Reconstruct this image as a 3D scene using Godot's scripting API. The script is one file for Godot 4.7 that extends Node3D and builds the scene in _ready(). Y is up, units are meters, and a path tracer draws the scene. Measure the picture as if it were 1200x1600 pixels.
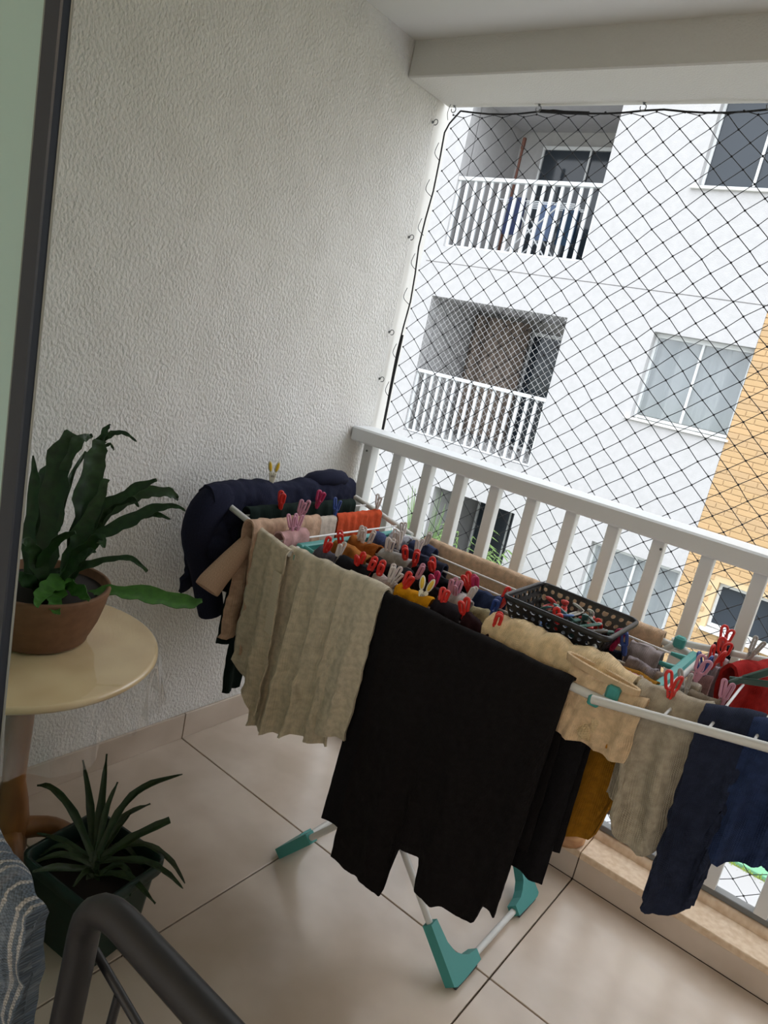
extends Node3D

# ------------------------------------------------------------------ helpers
var names := {}
var rng := RandomNumberGenerator.new()
var M := {}

class MB:
	var v := PackedVector3Array()
	var n := PackedVector3Array()
	var uv := PackedVector2Array()
	var ix := PackedInt32Array()
	func tri(a: Vector3, b: Vector3, c: Vector3, out: Vector3) -> void:
		var nn := (b - a).cross(c - a)
		if nn.length_squared() < 1e-18:
			return
		nn = nn.normalized()
		var bb := b
		var cc := c
		if nn.dot(out) < 0.0:
			nn = -nn
			bb = c
			cc = b
		var i := v.size()
		v.append(a); v.append(cc); v.append(bb)
		for k in 3:
			n.append(nn)
		uv.append(Vector2(a.x, a.y)); uv.append(Vector2(cc.x, cc.y)); uv.append(Vector2(bb.x, bb.y))
		ix.append(i); ix.append(i + 1); ix.append(i + 2)
	func quad(a: Vector3, b: Vector3, c: Vector3, d: Vector3, out: Vector3) -> void:
		tri(a, b, c, out)
		tri(a, c, d, out)
	func box(c: Vector3, s: Vector3, bev := 0.0, bs := Basis.IDENTITY) -> void:
		var h := s * 0.5
		var b: float = min(bev, min(h.x, min(h.y, h.z)) * 0.9)
		if b <= 0.0:
			for k in 3:
				for sg in [-1.0, 1.0]:
					var i := (k + 1) % 3
					var j := (k + 2) % 3
					var q := []
					for st in [[-1.0, -1.0], [1.0, -1.0], [1.0, 1.0], [-1.0, 1.0]]:
						var p := Vector3.ZERO
						p[k] = sg * h[k]
						p[i] = st[0] * h[i]
						p[j] = st[1] * h[j]
						q.append(c + bs * p)
					var o := Vector3.ZERO
					o[k] = sg
					quad(q[0], q[1], q[2], q[3], bs * o)
			return
		for k in 3:
			var i := (k + 1) % 3
			var j := (k + 2) % 3
			for sg in [-1.0, 1.0]:
				var q := []
				for st in [[-1.0, -1.0], [1.0, -1.0], [1.0, 1.0], [-1.0, 1.0]]:
					var p := Vector3.ZERO
					p[k] = sg * h[k]
					p[i] = st[0] * (h[i] - b)
					p[j] = st[1] * (h[j] - b)
					q.append(c + bs * p)
				var o := Vector3.ZERO
				o[k] = sg
				quad(q[0], q[1], q[2], q[3], bs * o)
			for si in [-1.0, 1.0]:
				for sj in [-1.0, 1.0]:
					var e := []
					for t in [[-1.0, 0], [1.0, 0], [1.0, 1], [-1.0, 1]]:
						var p := Vector3.ZERO
						p[k] = t[0] * (h[k] - b)
						p[i] = si * (h[i] - (b if t[1] == 1 else 0.0))
						p[j] = sj * (h[j] - (0.0 if t[1] == 1 else b))
						e.append(c + bs * p)
					var o := Vector3.ZERO
					o[i] = si
					o[j] = sj
					quad(e[0], e[1], e[2], e[3], bs * o)
		for sx in [-1.0, 1.0]:
			for sy in [-1.0, 1.0]:
				for sz in [-1.0, 1.0]:
					tri(c + bs * Vector3(sx * h.x, sy * (h.y - b), sz * (h.z - b)), c + bs * Vector3(sx * (h.x - b), sy * h.y, sz * (h.z - b)), c + bs * Vector3(sx * (h.x - b), sy * (h.y - b), sz * h.z), bs * Vector3(sx, sy, sz))
	# rows of points; smooth; sg flips the side the normals face
	func grid(rows: Array, cu := false, cv := false, sg := 1.0, tex: Array = []) -> void:
		var nr := rows.size()
		var nc: int = rows[0].size()
		var base := v.size()
		for r in nr:
			for c in nc:
				var c0 := c - 1
				var c1 := c + 1
				var r0 := r - 1
				var r1 := r + 1
				if cu:
					c0 = (c0 + nc) % nc
					c1 = c1 % nc
				else:
					c0 = max(c0, 0)
					c1 = min(c1, nc - 1)
				if cv:
					r0 = (r0 + nr) % nr
					r1 = r1 % nr
				else:
					r0 = max(r0, 0)
					r1 = min(r1, nr - 1)
				var du: Vector3 = rows[r][c1] - rows[r][c0]
				var dv: Vector3 = rows[r1][c] - rows[r0][c]
				var nn := du.cross(dv)
				nn = nn.normalized() * sg if nn.length_squared() > 1e-20 else Vector3.UP
				v.append(rows[r][c])
				n.append(nn)
				uv.append(tex[r][c] if tex.size() > 0 else Vector2(c / float(nc), r / float(nr)))
		for r in (nr if cv else nr - 1):
			for c in (nc if cu else nc - 1):
				var a := base + r * nc + c
				var b := base + r * nc + (c + 1) % nc
				var d := base + ((r + 1) % nr) * nc + c
				var e := base + ((r + 1) % nr) * nc + (c + 1) % nc
				if sg > 0.0:
					ix.append_array(PackedInt32Array([a, e, b, a, d, e]))
				else:
					ix.append_array(PackedInt32Array([a, b, e, a, e, d]))
	func tube(path: Array, r, seg := 8, closed := false, flat := 1.0) -> void:
		var m := path.size()
		var rows := []
		var up := Vector3.UP
		var t0: Vector3 = (path[1] - path[0]).normalized()
		if abs(t0.dot(up)) > 0.95:
			up = Vector3.RIGHT
		var nx := t0.cross(up).normalized()
		for i in m:
			var a: Vector3 = path[(i - 1 + m) % m] if closed else path[max(i - 1, 0)]
			var b: Vector3 = path[(i + 1) % m] if closed else path[min(i + 1, m - 1)]
			var t := (b - a).normalized()
			nx = (nx - t * nx.dot(t)).normalized()
			var ny := t.cross(nx)
			var rr: float = r[i] if r is Array else r
			var row := PackedVector3Array()
			for k in seg:
				var an := TAU * k / seg
				row.append(path[i] + nx * cos(an) * rr + ny * sin(an) * rr * flat)
			rows.append(row)
		grid(rows, true, closed, 1.0)
		if not closed:
			for e in [0, m - 1]:
				var o: Vector3 = (path[0] - path[1]) if e == 0 else (path[m - 1] - path[m - 2])
				for k in seg:
					tri(path[e], rows[e][k], rows[e][(k + 1) % seg], o)
	func lathe(c: Vector3, prof: Array, seg := 32) -> void:
		var rows := []
		for p in prof:
			var row := PackedVector3Array()
			for k in seg:
				var an := TAU * k / seg
				row.append(c + Vector3(cos(an) * p[0], p[1], sin(an) * p[0]))
			rows.append(row)
		grid(rows, true, false, 1.0 if prof[0][1] > prof[prof.size() - 1][1] else -1.0)
	func ball(c: Vector3, r: Vector3, seg := 8, rings := 6) -> void:
		var rows := []
		for i in rings + 1:
			var th := PI * i / rings - PI / 2
			var row := PackedVector3Array()
			for k in seg:
				var an := TAU * k / seg
				row.append(c + Vector3(cos(an) * cos(th) * r.x, sin(th) * r.y, sin(an) * cos(th) * r.z))
			rows.append(row)
		grid(rows, true, false, -1.0)
	# closed shell of thickness th about a grid of points
	func shell(rows: Array, th: float, tex: Array = []) -> void:
		var nr := rows.size()
		var nc: int = rows[0].size()
		var f := []
		var g := []
		for r in nr:
			var fr := PackedVector3Array()
			var gr := PackedVector3Array()
			for c in nc:
				var du: Vector3 = rows[r][min(c + 1, nc - 1)] - rows[r][max(c - 1, 0)]
				var dv: Vector3 = rows[min(r + 1, nr - 1)][c] - rows[max(r - 1, 0)][c]
				var nn := du.cross(dv).normalized() * th * 0.5
				fr.append(rows[r][c] + nn)
				gr.append(rows[r][c] - nn)
			f.append(fr)
			g.append(gr)
		grid(f, false, false, 1.0, tex)
		grid(g, false, false, -1.0, tex)
		for c in nc - 1:
			quad(f[0][c], f[0][c + 1], g[0][c + 1], g[0][c], f[0][c] - f[1][c])
			quad(f[nr - 1][c], f[nr - 1][c + 1], g[nr - 1][c + 1], g[nr - 1][c], f[nr - 1][c] - f[nr - 2][c])
		for r in nr - 1:
			quad(f[r][0], f[r + 1][0], g[r + 1][0], g[r][0], f[r][0] - f[r][1])
			quad(f[r][nc - 1], f[r + 1][nc - 1], g[r + 1][nc - 1], g[r][nc - 1], f[r][nc - 1] - f[r][nc - 2])
	func mesh() -> ArrayMesh:
		var a := []
		a.resize(Mesh.ARRAY_MAX)
		a[Mesh.ARRAY_VERTEX] = v
		a[Mesh.ARRAY_NORMAL] = n
		a[Mesh.ARRAY_TEX_UV] = uv
		a[Mesh.ARRAY_INDEX] = ix
		var m := ArrayMesh.new()
		m.add_surface_from_arrays(Mesh.PRIMITIVE_TRIANGLES, a)
		return m

func uniq(parent: Node, called: String) -> String:
	var key := str(parent.get_instance_id()) + called
	var c: int = names.get(key, 0)
	names[key] = c + 1
	return called if c == 0 else "%s_%03d" % [called, c]

func put(parent: Node, node: Node, called: String) -> void:
	node.name = uniq(parent, called)
	parent.add_child(node, true)

func tag(o: Node, label: String, category := "", group := "", kind := "") -> void:
	if label != "":
		o.set_meta("label", label)
	if category != "":
		o.set_meta("category", category)
	if group != "":
		o.set_meta("group", group)
	if kind != "":
		o.set_meta("kind", kind)

func thing(called: String, label: String, category: String, at := Vector3.ZERO, group := "") -> Node3D:
	var o := Node3D.new()
	put(self, o, called)
	o.position = at
	tag(o, label, category, group)
	return o

func part(parent: Node, called: String, mesh, mat: Material, at := Vector3.ZERO, label := "") -> MeshInstance3D:
	var o := MeshInstance3D.new()
	o.mesh = mesh.mesh() if mesh is MB else mesh
	o.material_override = mat
	put(parent, o, called)
	o.position = at
	if label != "":
		o.set_meta("label", label)
	return o

func one(called: String, label: String, category: String, mesh, mat: Material, group := "", at := Vector3.ZERO) -> MeshInstance3D:
	var o := part(self, called, mesh, mat, at)
	tag(o, label, category, group)
	return o

func struct(called: String, label: String, category: String, mesh, mat: Material) -> MeshInstance3D:
	var o := part(self, called, mesh, mat)
	tag(o, label, category, "", "structure")
	return o

func noise_img(size: int, freq: float, sd: int, type := FastNoiseLite.TYPE_SIMPLEX_SMOOTH, oct := 3) -> Image:
	var f := FastNoiseLite.new()
	f.seed = sd
	f.frequency = freq
	f.noise_type = type
	f.fractal_octaves = oct
	return f.get_seamless_image(size, size)

func two_tone(img: Image, a: Color, b: Color, gain := 1.0) -> ImageTexture:
	var w := img.get_width()
	var h := img.get_height()
	var o := Image.create(w, h, false, Image.FORMAT_RGB8)
	for y in h:
		for x in w:
			var t: float = clamp((img.get_pixel(x, y).r - 0.5) * gain + 0.5, 0.0, 1.0)
			o.set_pixel(x, y, a.lerp(b, t))
	return ImageTexture.create_from_image(o)

func normal_tex(img: Image, strength: float) -> ImageTexture:
	var o: Image = img.duplicate()
	o.convert(Image.FORMAT_RGB8)
	o.bump_map_to_normal_map(strength)
	return ImageTexture.create_from_image(o)

func mat(col: Color, rough := 0.8, metal := 0.0) -> StandardMaterial3D:
	var m := StandardMaterial3D.new()
	m.albedo_color = col
	m.roughness = rough
	m.metallic = metal
	m.cull_mode = BaseMaterial3D.CULL_DISABLED
	return m

func fabric(col: Color, weave := 1.0) -> StandardMaterial3D:
	var m := mat(col, 0.95)
	m.albedo_texture = M.mottle_tex
	m.normal_enabled = true
	m.normal_texture = M.weave_tex
	m.normal_scale = 0.7 * weave
	m.uv1_scale = Vector3(9, 9, 9)
	m.metallic_specular = 0.25
	return m

# ------------------------------------------------------------------ cloth
func val(f, u: float) -> float:
	return f.call(u) if f is Callable else float(f)

# cloth hung over a bar from a to b; front is the side the vector fs points to
func drape(a: Vector3, b: Vector3, fs: Vector3, o: Dictionary) -> MB:
	var len := a.distance_to(b)
	var dir := (b - a) / len
	var nu: int = o.get("nu", clampi(int(len / 0.008), 8, 60))
	var r: float = o.get("r", 0.012)
	var lf = o.get("lf", 0.3)
	var lb = o.get("lb", 0.25)
	var amp: float = o.get("amp", 0.01)
	var k: float = o.get("k", 3.0)
	var sd: int = o.get("seed", 1)
	var tf: float = o.get("taper_f", 0.0)
	var tb: float = o.get("taper_b", 0.0)
	var ff: float = o.get("flare_f", 0.01)
	var fb: float = o.get("flare_b", 0.01)
	var shf: float = o.get("shift_f", 0.0)
	var crumple: float = o.get("crumple", 0.004)
	var top: float = o.get("top", 0.0)
	var pinch: float = o.get("pinch", 0.0)
	var g := RandomNumberGenerator.new()
	g.seed = sd
	var p1 := g.randf() * TAU
	var p2 := g.randf() * TAU
	var p3 := g.randf() * TAU
	var p4 := g.randf() * TAU
	var nz := FastNoiseLite.new()
	nz.seed = sd
	nz.frequency = 5.0
	var mf := 0.0
	var mb := 0.0
	for i in 9:
		mf = max(mf, val(lf, i / 8.0))
		mb = max(mb, val(lb, i / 8.0))
	var nf := clampi(int(mf / 0.013), 4, 46)
	var nb := clampi(int(mb / 0.016), 4, 34)
	var na := 8
	var rows := []
	var tex := []
	for j in nf + na + nb + 1:
		var row := PackedVector3Array()
		var tr := PackedVector2Array()
		for i in nu + 1:
			var u := i / float(nu)
			var Lf := val(lf, u)
			var Lb := val(lb, u)
			var side := 0.0
			var y := 0.0
			var t := 0.0
			var sgn := 1.0
			var wv := 0.0
			if j < nf:
				t = 1.0 - j / float(nf)
				side = r + ff * t
				y = -t * Lf
				wv = -t * Lf
			elif j <= nf + na:
				var an := PI * (j - nf) / float(na)
				side = cos(an) * r
				y = sin(an) * r
				wv = an * r
				sgn = cos(an)
			else:
				t = (j - nf - na) / float(nb)
				side = -(r + fb * t)
				y = -t * Lb
				wv = PI * r + t * Lb
				sgn = -1.0
			side *= 1.0 - pinch * smoothstep(0.75, 1.0, u)
			var ph := p1 if sgn >= 0.0 else p3
			var e: float = (0.3 + 0.7 * smoothstep(0.0, 0.7, t)) * amp
			var w: float = sin(TAU * k * u + ph + 0.6 * sin(3.0 * t + p4)) + 0.28 * sin(TAU * k * 2.3 * u + p2 + t)
			side += e * w * (1.0 if sgn >= 0.0 else -1.0) * abs(sgn)
			y += e * 0.35 * w * (1.0 - abs(sgn)) 
			var along: float = (u - 0.5) * len
			var tp := (tf if sgn >= 0.0 else tb) * t
			along *= 1.0 - tp
			along += shf * t * (1.0 if sgn >= 0.0 else 0.0)
			along += e * 0.5 * cos(TAU * k * u + ph)
			var c := (a + b) * 0.5 + dir * along
			var nn := nz.get_noise_3d(u * len * 3.0, wv * 3.0, sgn * 0.3) * crumple * (0.4 + t)
			var p := c + fs * (side + nn) + Vector3.UP * (y + top + nz.get_noise_2d(u * len * 2.0, 7.7) * crumple * 0.5)
			row.append(p)
			tr.append(Vector2(u * len, wv))
		rows.append(row)
		tex.append(tr)
	var mb2 := MB.new()
	mb2.shell(rows, o.get("th", 0.004), tex)
	return mb2

# ------------------------------------------------------------------ leaves
# spine points [x, y, z, half width]
func blade(pts: Array, facing: Vector3, fold := 0.25, lobe := 0.0) -> MB:
	var cv := Curve3D.new()
	for p in pts:
		cv.add_point(Vector3(p[0], p[1], p[2]))
	var m := pts.size()
	for i in m:
		var a: Vector3 = cv.get_point_position(max(i - 1, 0))
		var b: Vector3 = cv.get_point_position(min(i + 1, m - 1))
		cv.set_point_in(i, -(b - a) * 0.18)
		cv.set_point_out(i, (b - a) * 0.18)
	var rows := []
	var steps := (m - 1) * 5
	for s in steps + 1:
		var q := s / 5.0
		var i := mini(int(q), m - 2)
		var f := q - i
		var c := cv.sample(i, f)
		var d := (cv.sample(i, min(f + 0.02, 1.0)) - cv.sample(i, max(f - 0.02, 0.0))).normalized()
		var side := d.cross(facing).normalized()
		var up := side.cross(d).normalized()
		var hw: float = lerp(float(pts[i][3]), float(pts[i + 1][3]), smoothstep(0.0, 1.0, f))
		hw *= 1.0 + 0.08 * sin(s * 1.7)
		var row := PackedVector3Array()
		for k in [-1.0, -0.5, 0.0, 0.5, 1.0]:
			row.append(c + side * hw * k * (1.0 + lobe * (sin(s * 1.35 + 1.0) if k < 0.0 else sin(s * 1.9 + 0.4))) + up * hw * fold * (abs(k) - 0.4) + up * 0.0015 * sin(s * 2.1 + k * 2.0))
		rows.append(row)
	var mb := MB.new()
	mb.shell(rows, 0.0012)
	return mb

func arc(pts: Array, n := 6) -> Array:
	var cv := Curve3D.new()
	for p in pts:
		cv.add_point(p)
	var m := pts.size()
	for i in m:
		var a: Vector3 = pts[max(i - 1, 0)]
		var b: Vector3 = pts[min(i + 1, m - 1)]
		cv.set_point_in(i, -(b - a) * 0.17)
		cv.set_point_out(i, (b - a) * 0.17)
	var o := []
	for i in m - 1:
		for k in n:
			o.append(cv.sample(i, k / float(n)))
	o.append(pts[m - 1])
	return o

func _ready() -> void:
	rng.seed = 7
	# ---- camera
	var cam := Camera3D.new()
	add_child(cam)
	cam.name = "camera"
	cam.position = Vector3(1.6294, 1.4016, 1.9574)
	cam.rotation = Vector3(-0.2317, 0.6106, 0.2149)
	cam.fov = 71.12
	cam.near = 0.02
	cam.current = true
	# ---- overcast sky
	var env := Environment.new()
	var sky := Sky.new()
	var sm := ProceduralSkyMaterial.new()
	sm.sky_top_color = Color(0.955, 0.975, 1.0)
	sm.sky_horizon_color = Color(0.595, 0.61, 0.63)
	sm.sky_curve = 0.6
	sm.ground_bottom_color = Color(0.42, 0.42, 0.38)
	sm.ground_horizon_color = Color(0.6, 0.62, 0.6)
	sm.sun_angle_max = 1.0
	sky.sky_material = sm
	env.background_mode = Environment.BG_SKY
	env.sky = sky
	env.background_energy_multiplier = 1.0
	env.tonemap_mode = Environment.TONE_MAPPER_LINEAR
	env.tonemap_exposure = 5.4
	env.sdfgi_enabled = true
	env.ssao_enabled = true
	env.ssil_enabled = true
	var we := WorldEnvironment.new()
	we.environment = env
	add_child(we)
	we.name = "environment"
	make_materials()
	print("materials")
	build_shell()
	build_outside()
	print("outside")
	build_net()
	build_rail()
	build_rack()
	print("rack")
	build_laundry()
	print("laundry")
	build_pegs()
	build_basket()
	build_plants()
	build_near()
	print("done")

func make_materials() -> void:
	# coarse roughcast: short vertical dabs
	var n1 := noise_img(512, 0.085, 3, FastNoiseLite.TYPE_SIMPLEX_SMOOTH, 3)
	var n1b := Image.create(1024, 1024, false, Image.FORMAT_L8)
	n1.convert(Image.FORMAT_L8)
	n1.resize(512, 800, Image.INTERPOLATE_BILINEAR)
	n1b = Image.create(512, 800, false, Image.FORMAT_L8)
	n1b.blit_rect(n1, Rect2i(0, 0, 512, 800), Vector2i(0, 0))
	M.plaster_normal = normal_tex(n1b, 4.5)
	var tint := noise_img(256, 0.012, 11)
	M.wall = mat(Color(1, 1, 1), 0.9)
	M.wall.albedo_texture = two_tone(tint, Color(0.86, 0.85, 0.835), Color(0.895, 0.887, 0.875))
	M.wall.uv1_triplanar = true
	M.wall.uv1_world_triplanar = true
	M.wall.uv1_scale = Vector3(2.2, 1.55, 2.2)
	M.wall.normal_enabled = true
	M.wall.normal_texture = M.plaster_normal
	M.wall.normal_scale = 1.0
	M.smooth_white = mat(Color(0.86, 0.855, 0.84), 0.85)
	var fine := noise_img(512, 0.11, 5, FastNoiseLite.TYPE_SIMPLEX, 2)
	M.paint = mat(Color(0.84, 0.83, 0.81), 0.9)
	M.paint.normal_enabled = true
	M.paint.normal_texture = normal_tex(fine, 2.0)
	M.paint.normal_scale = 0.5
	M.paint.uv1_triplanar = true
	M.paint.uv1_world_triplanar = true
	M.paint.uv1_scale = Vector3(2, 2, 2)
	# porcelain tile, cloudy beige
	var cloud := noise_img(512, 0.008, 21, FastNoiseLite.TYPE_SIMPLEX_SMOOTH, 4)
	M.tile = mat(Color(1, 1, 1), 0.24)
	M.tile.albedo_texture = two_tone(cloud, Color(0.74, 0.675, 0.61), Color(0.81, 0.75, 0.69), 1.6)
	M.tile.uv1_triplanar = true
	M.tile.uv1_world_triplanar = true
	M.tile.uv1_scale = Vector3(0.8, 0.8, 0.8)
	M.grout = mat(Color(0.25, 0.2, 0.165), 0.95)
	# cream stone sill
	M.stone = mat(Color(1, 1, 1), 0.5)
	M.stone.albedo_texture = two_tone(noise_img(256, 0.05, 31), Color(0.80, 0.69, 0.57), Color(0.87, 0.78, 0.67), 1.4)
	M.stone.uv1_triplanar = true
	M.stone.uv1_world_triplanar = true
	M.stone.uv1_scale = Vector3(3, 3, 3)
	M.white_metal = mat(Color(0.83, 0.84, 0.845), 0.4)
	M.grey_metal = mat(Color(0.42, 0.43, 0.43), 0.45)
	M.cord = mat(Color(0.13, 0.13, 0.14), 0.8)
	M.hook = mat(Color(0.45, 0.46, 0.46), 0.35, 0.8)
	M.facade = mat(Color(1, 1, 1), 0.95)
	M.facade.albedo_texture = two_tone(noise_img(256, 0.03, 41), Color(0.695, 0.69, 0.69), Color(0.725, 0.72, 0.72))
	M.facade.uv1_triplanar = true
	M.facade.uv1_world_triplanar = true
	M.facade.normal_enabled = true
	M.facade.normal_texture = M.paint.normal_texture
	M.facade.normal_scale = 0.4
	M.recess = M.facade
	M.mortar = mat(Color(0.80, 0.70, 0.55), 0.95)
	M.bricks = []
	for c in [Color(0.72, 0.60, 0.44), Color(0.735, 0.61, 0.45), Color(0.705, 0.59, 0.445)]:
		M.bricks.append(mat(c, 0.9))
	M.alu = mat(Color(0.82, 0.83, 0.83), 0.4)
	M.glass_dark = mat(Color(0.17, 0.2, 0.23), 0.08)
	M.pane = mat(Color(0.62, 0.66, 0.68, 0.28), 0.05)
	M.pane.transparency = BaseMaterial3D.TRANSPARENCY_ALPHA
	M.clear_pane = mat(Color(0.95, 0.97, 0.96, 0.06), 0.03)
	M.clear_pane.transparency = BaseMaterial3D.TRANSPARENCY_ALPHA
	M.curtain = mat(Color(0.72, 0.72, 0.71), 0.95)
	M.mottle_tex = two_tone(noise_img(256, 0.02, 61), Color(0.86, 0.86, 0.86), Color(1, 1, 1), 1.3)
	var wv := Image.create(128, 128, false, Image.FORMAT_L8)
	for y in 128:
		for x in 128:
			var s := 0.5 + 0.22 * sin(x * TAU / 4.0) + 0.22 * sin(y * TAU / 4.0 + (PI if (x / 2) % 2 == 0 else 0.0))
			wv.set_pixel(x, y, Color(s, s, s))
	M.weave_tex = normal_tex(wv, 2.0)
	M.steel = mat(Color(0.8, 0.8, 0.785), 0.35)
	M.wire = mat(Color(0.88, 0.88, 0.88), 0.35)
	M.teal = mat(Color(0.24, 0.56, 0.54), 0.45)
	M.teal_dark = mat(Color(0.16, 0.2, 0.21), 0.6)

func slab(c: Vector3, s: Vector3, bev := 0.0) -> MB:
	var b := MB.new()
	b.box(c, s, bev)
	return b

# span boxes: from lo to hi
func bx(lo: Vector3, hi: Vector3, bev := 0.0) -> MB:
	return slab((lo + hi) * 0.5, (hi - lo).abs(), bev)

const XR := 2.95      # right end of the balcony
const ZD := 1.52      # door line
const CEIL := 2.314

func build_shell() -> void:
	# floor: grout bed with tiles
	var fl := struct("floor", "balcony floor of large glossy beige porcelain tiles with brown joints", "floor", bx(Vector3(-0.15, -0.15, -0.2), Vector3(XR + 0.15, -0.009, ZD + 0.04)), M.grout)
	var xs := [0.0, 0.606, 1.206, 1.806, 2.406, XR]
	var zs := [0.0, 0.508, 1.108, ZD]
	for i in xs.size() - 1:
		for j in zs.size() - 1:
			part(fl, "tile", bx(Vector3(xs[i] + 0.002, -0.012, zs[j] + 0.002), Vector3(xs[i + 1] - 0.002, 0.0, zs[j + 1] - 0.002), 0.0012), M.tile)
	# left wall with a splayed outer edge
	var w := MB.new()
	var y0 := -0.2
	var y1 := CEIL + 0.2
	var prof := [Vector2(0, ZD + 0.04), Vector2(0, -0.172), Vector2(-0.002, -0.174)]
	for i in prof.size() - 1:
		var p: Vector2 = prof[i]
		var q: Vector2 = prof[i + 1]
		w.quad(Vector3(p.x, y0, p.y), Vector3(q.x, y0, q.y), Vector3(q.x, y1, q.y), Vector3(p.x, y1, p.y), Vector3(1, 0, -0.2))
	w.box(Vector3(-0.083, (y0 + y1) / 2, (ZD - 0.132) / 2.0), Vector3(0.16, y1 - y0, ZD + 0.21))
	struct("wall_left", "white roughcast end wall of the balcony", "wall", w, M.wall)
	var rv := MB.new()
	rv.quad(Vector3(-0.002, y0, -0.174), Vector3(-0.03, y0, -0.30), Vector3(-0.03, y1, -0.30), Vector3(-0.002, y1, -0.174), Vector3(1, 0, -0.2))
	rv.quad(Vector3(-0.03, y0, -0.30), Vector3(-0.3, y0, -0.30), Vector3(-0.3, y1, -0.30), Vector3(-0.03, y1, -0.30), Vector3(0, 0, -1))
	rv.quad(Vector3(-0.3, y0, -0.30), Vector3(-0.3, y0, -0.1), Vector3(-0.3, y1, -0.1), Vector3(-0.3, y1, -0.30), Vector3(-1, 0, 0))
	struct("trim_1", "smooth white splayed outer edge of the end wall", "trim", rv, M.smooth_white)
	# skirting
	var bb := struct("baseboard_left", "beige tile skirting along the roughcast wall", "skirting", bx(Vector3(0, 0.0, 0.0), Vector3(0.005, 0.089, ZD)), M.grout)
	for j in zs.size() - 1:
		part(bb, "skirting_tile", bx(Vector3(0.001, 0.0, zs[j] + 0.0015), Vector3(0.010, 0.0913, zs[j + 1] - 0.0015), 0.0012), M.tile)
	# right wall, ceiling, beam
	struct("wall_right", "white roughcast wall at the far end of the balcony", "wall", bx(Vector3(XR, y0, -0.25), Vector3(XR + 0.15, y1, ZD + 0.04)), M.wall)
	struct("ceiling", "smooth white balcony ceiling", "ceiling", bx(Vector3(-0.15, CEIL, -0.235), Vector3(XR + 0.15, CEIL + 0.2, ZD + 0.04)), M.smooth_white)
	struct("trim_2", "white painted concrete beam over the balcony opening", "beam", bx(Vector3(0.0, 2.2065, -0.235), Vector3(XR, CEIL + 0.01, 0.0144), 0.004), M.paint)
	# kerb: tiled face, stone sill with a raised lip
	var kb := struct("wall_front", "low kerb below the railing, tiled face and cream stone sill", "kerb", bx(Vector3(0, -0.02, -0.20), Vector3(XR, 0.07, -0.006)), M.grout)
	for i in xs.size() - 1:
		part(kb, "kerb_tile", bx(Vector3(xs[i] + 0.0015, 0.0, -0.008), Vector3(xs[i + 1] - 0.0015, 0.081, 0.0), 0.001), M.tile)
	var sx := [0.0, 1.206, XR]
	for i in 2:
		var s := MB.new()
		s.box(Vector3((sx[i] + sx[i + 1]) / 2, 0.082, -0.07), Vector3(sx[i + 1] - sx[i] - 0.002, 0.022, 0.144), 0.002)
		part(kb, "sill_stone", s, M.stone)
		var l := MB.new()
		var row0 := PackedVector3Array()
		var rows := []
		for k in 13:
			var an := PI * k / 12.0
			rows.append(PackedVector3Array([Vector3(sx[i] + 0.001, 0.09 + 0.026 * sin(an), -0.118 + 0.018 * cos(an)), Vector3(sx[i + 1] - 0.001, 0.09 + 0.026 * sin(an), -0.118 + 0.018 * cos(an))]))
		l.grid(rows)
		part(kb, "sill_lip", l, M.stone)
	part(kb, "outer_ledge", bx(Vector3(0, -0.4, -0.235), Vector3(XR, 0.075, -0.14), 0.004), M.smooth_white)
	# room behind the door line
	struct("wall_back", "dim living room wall behind the balcony door", "wall", wall_with_holes(Vector2(-0.3, -0.1), Vector2(4.0, 2.6), [[0.3, 0.12, 3.5, 2.4]], 5.35, 0.15), M.smooth_white)
	var win := thing("window_1", "wide living room window opposite the balcony door", "window", Vector3(1.9, 0.75, 5.28))
	win.set_meta("kind", "structure")
	for x in [0.32, 1.11, 1.90, 2.69, 3.48]:
		part(win, "stile", bx(Vector3(x - 0.02, 0.12, 5.24), Vector3(x + 0.02, 2.4, 5.3), 0.003), M.alu, -win.position)
	for y in [0.14, 2.38]:
		part(win, "window_rail", bx(Vector3(0.34, y - 0.02, 5.24), Vector3(3.46, y + 0.02, 5.3), 0.003), M.alu, -win.position)
	for k in 4:
		part(win, "pane", bx(Vector3(0.34 + 0.79 * k, 0.16, 5.265), Vector3(1.09 + 0.79 * k, 2.36, 5.271)), M.clear_pane, -win.position)
	struct("wall_room_left", "living room side wall", "wall", bx(Vector3(-0.45, -0.1, ZD + 0.04), Vector3(-0.3, 2.6, 5.35)), M.smooth_white)
	struct("wall_room_right", "living room side wall opposite", "wall", bx(Vector3(4.0, -0.1, ZD + 0.04), Vector3(4.15, 2.6, 5.35)), M.smooth_white)
	struct("floor_room", "living room floor", "floor", bx(Vector3(-0.45, -0.15, ZD + 0.04), Vector3(4.15, -0.002, 5.35)), M.tile)
	struct("ceiling_room", "living room ceiling", "ceiling", bx(Vector3(-0.45, 2.5, ZD + 0.04), Vector3(4.15, 2.7, 5.35)), M.smooth_white)
	var lt := MB.new()
	lt.box(Vector3(1.4, 2.38, ZD + 0.05), Vector3(3.7, 0.46, 0.06))
	lt.box(Vector3(3.5, 1.15, ZD + 0.05), Vector3(1.2, 2.5, 0.06))
	lt.box(Vector3(-0.15, 1.15, ZD + 0.05), Vector3(0.34, 2.5, 0.06))
	var lamp := thing("ceiling_lamp", "round white ceiling lamp in the living room", "lamp", Vector3(1.7, 2.5, 3.6))
	var lb := MB.new()
	lb.lathe(Vector3.ZERO, [[0.0, 0.0], [0.19, 0.0], [0.19, -0.03], [0.18, -0.035]], 32)
	part(lamp, "base", lb, M.smooth_white)
	var ld := MB.new()
	ld.lathe(Vector3.ZERO, [[0.18, -0.03], [0.17, -0.05], [0.1, -0.065], [0.0, -0.07]], 32)
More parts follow.
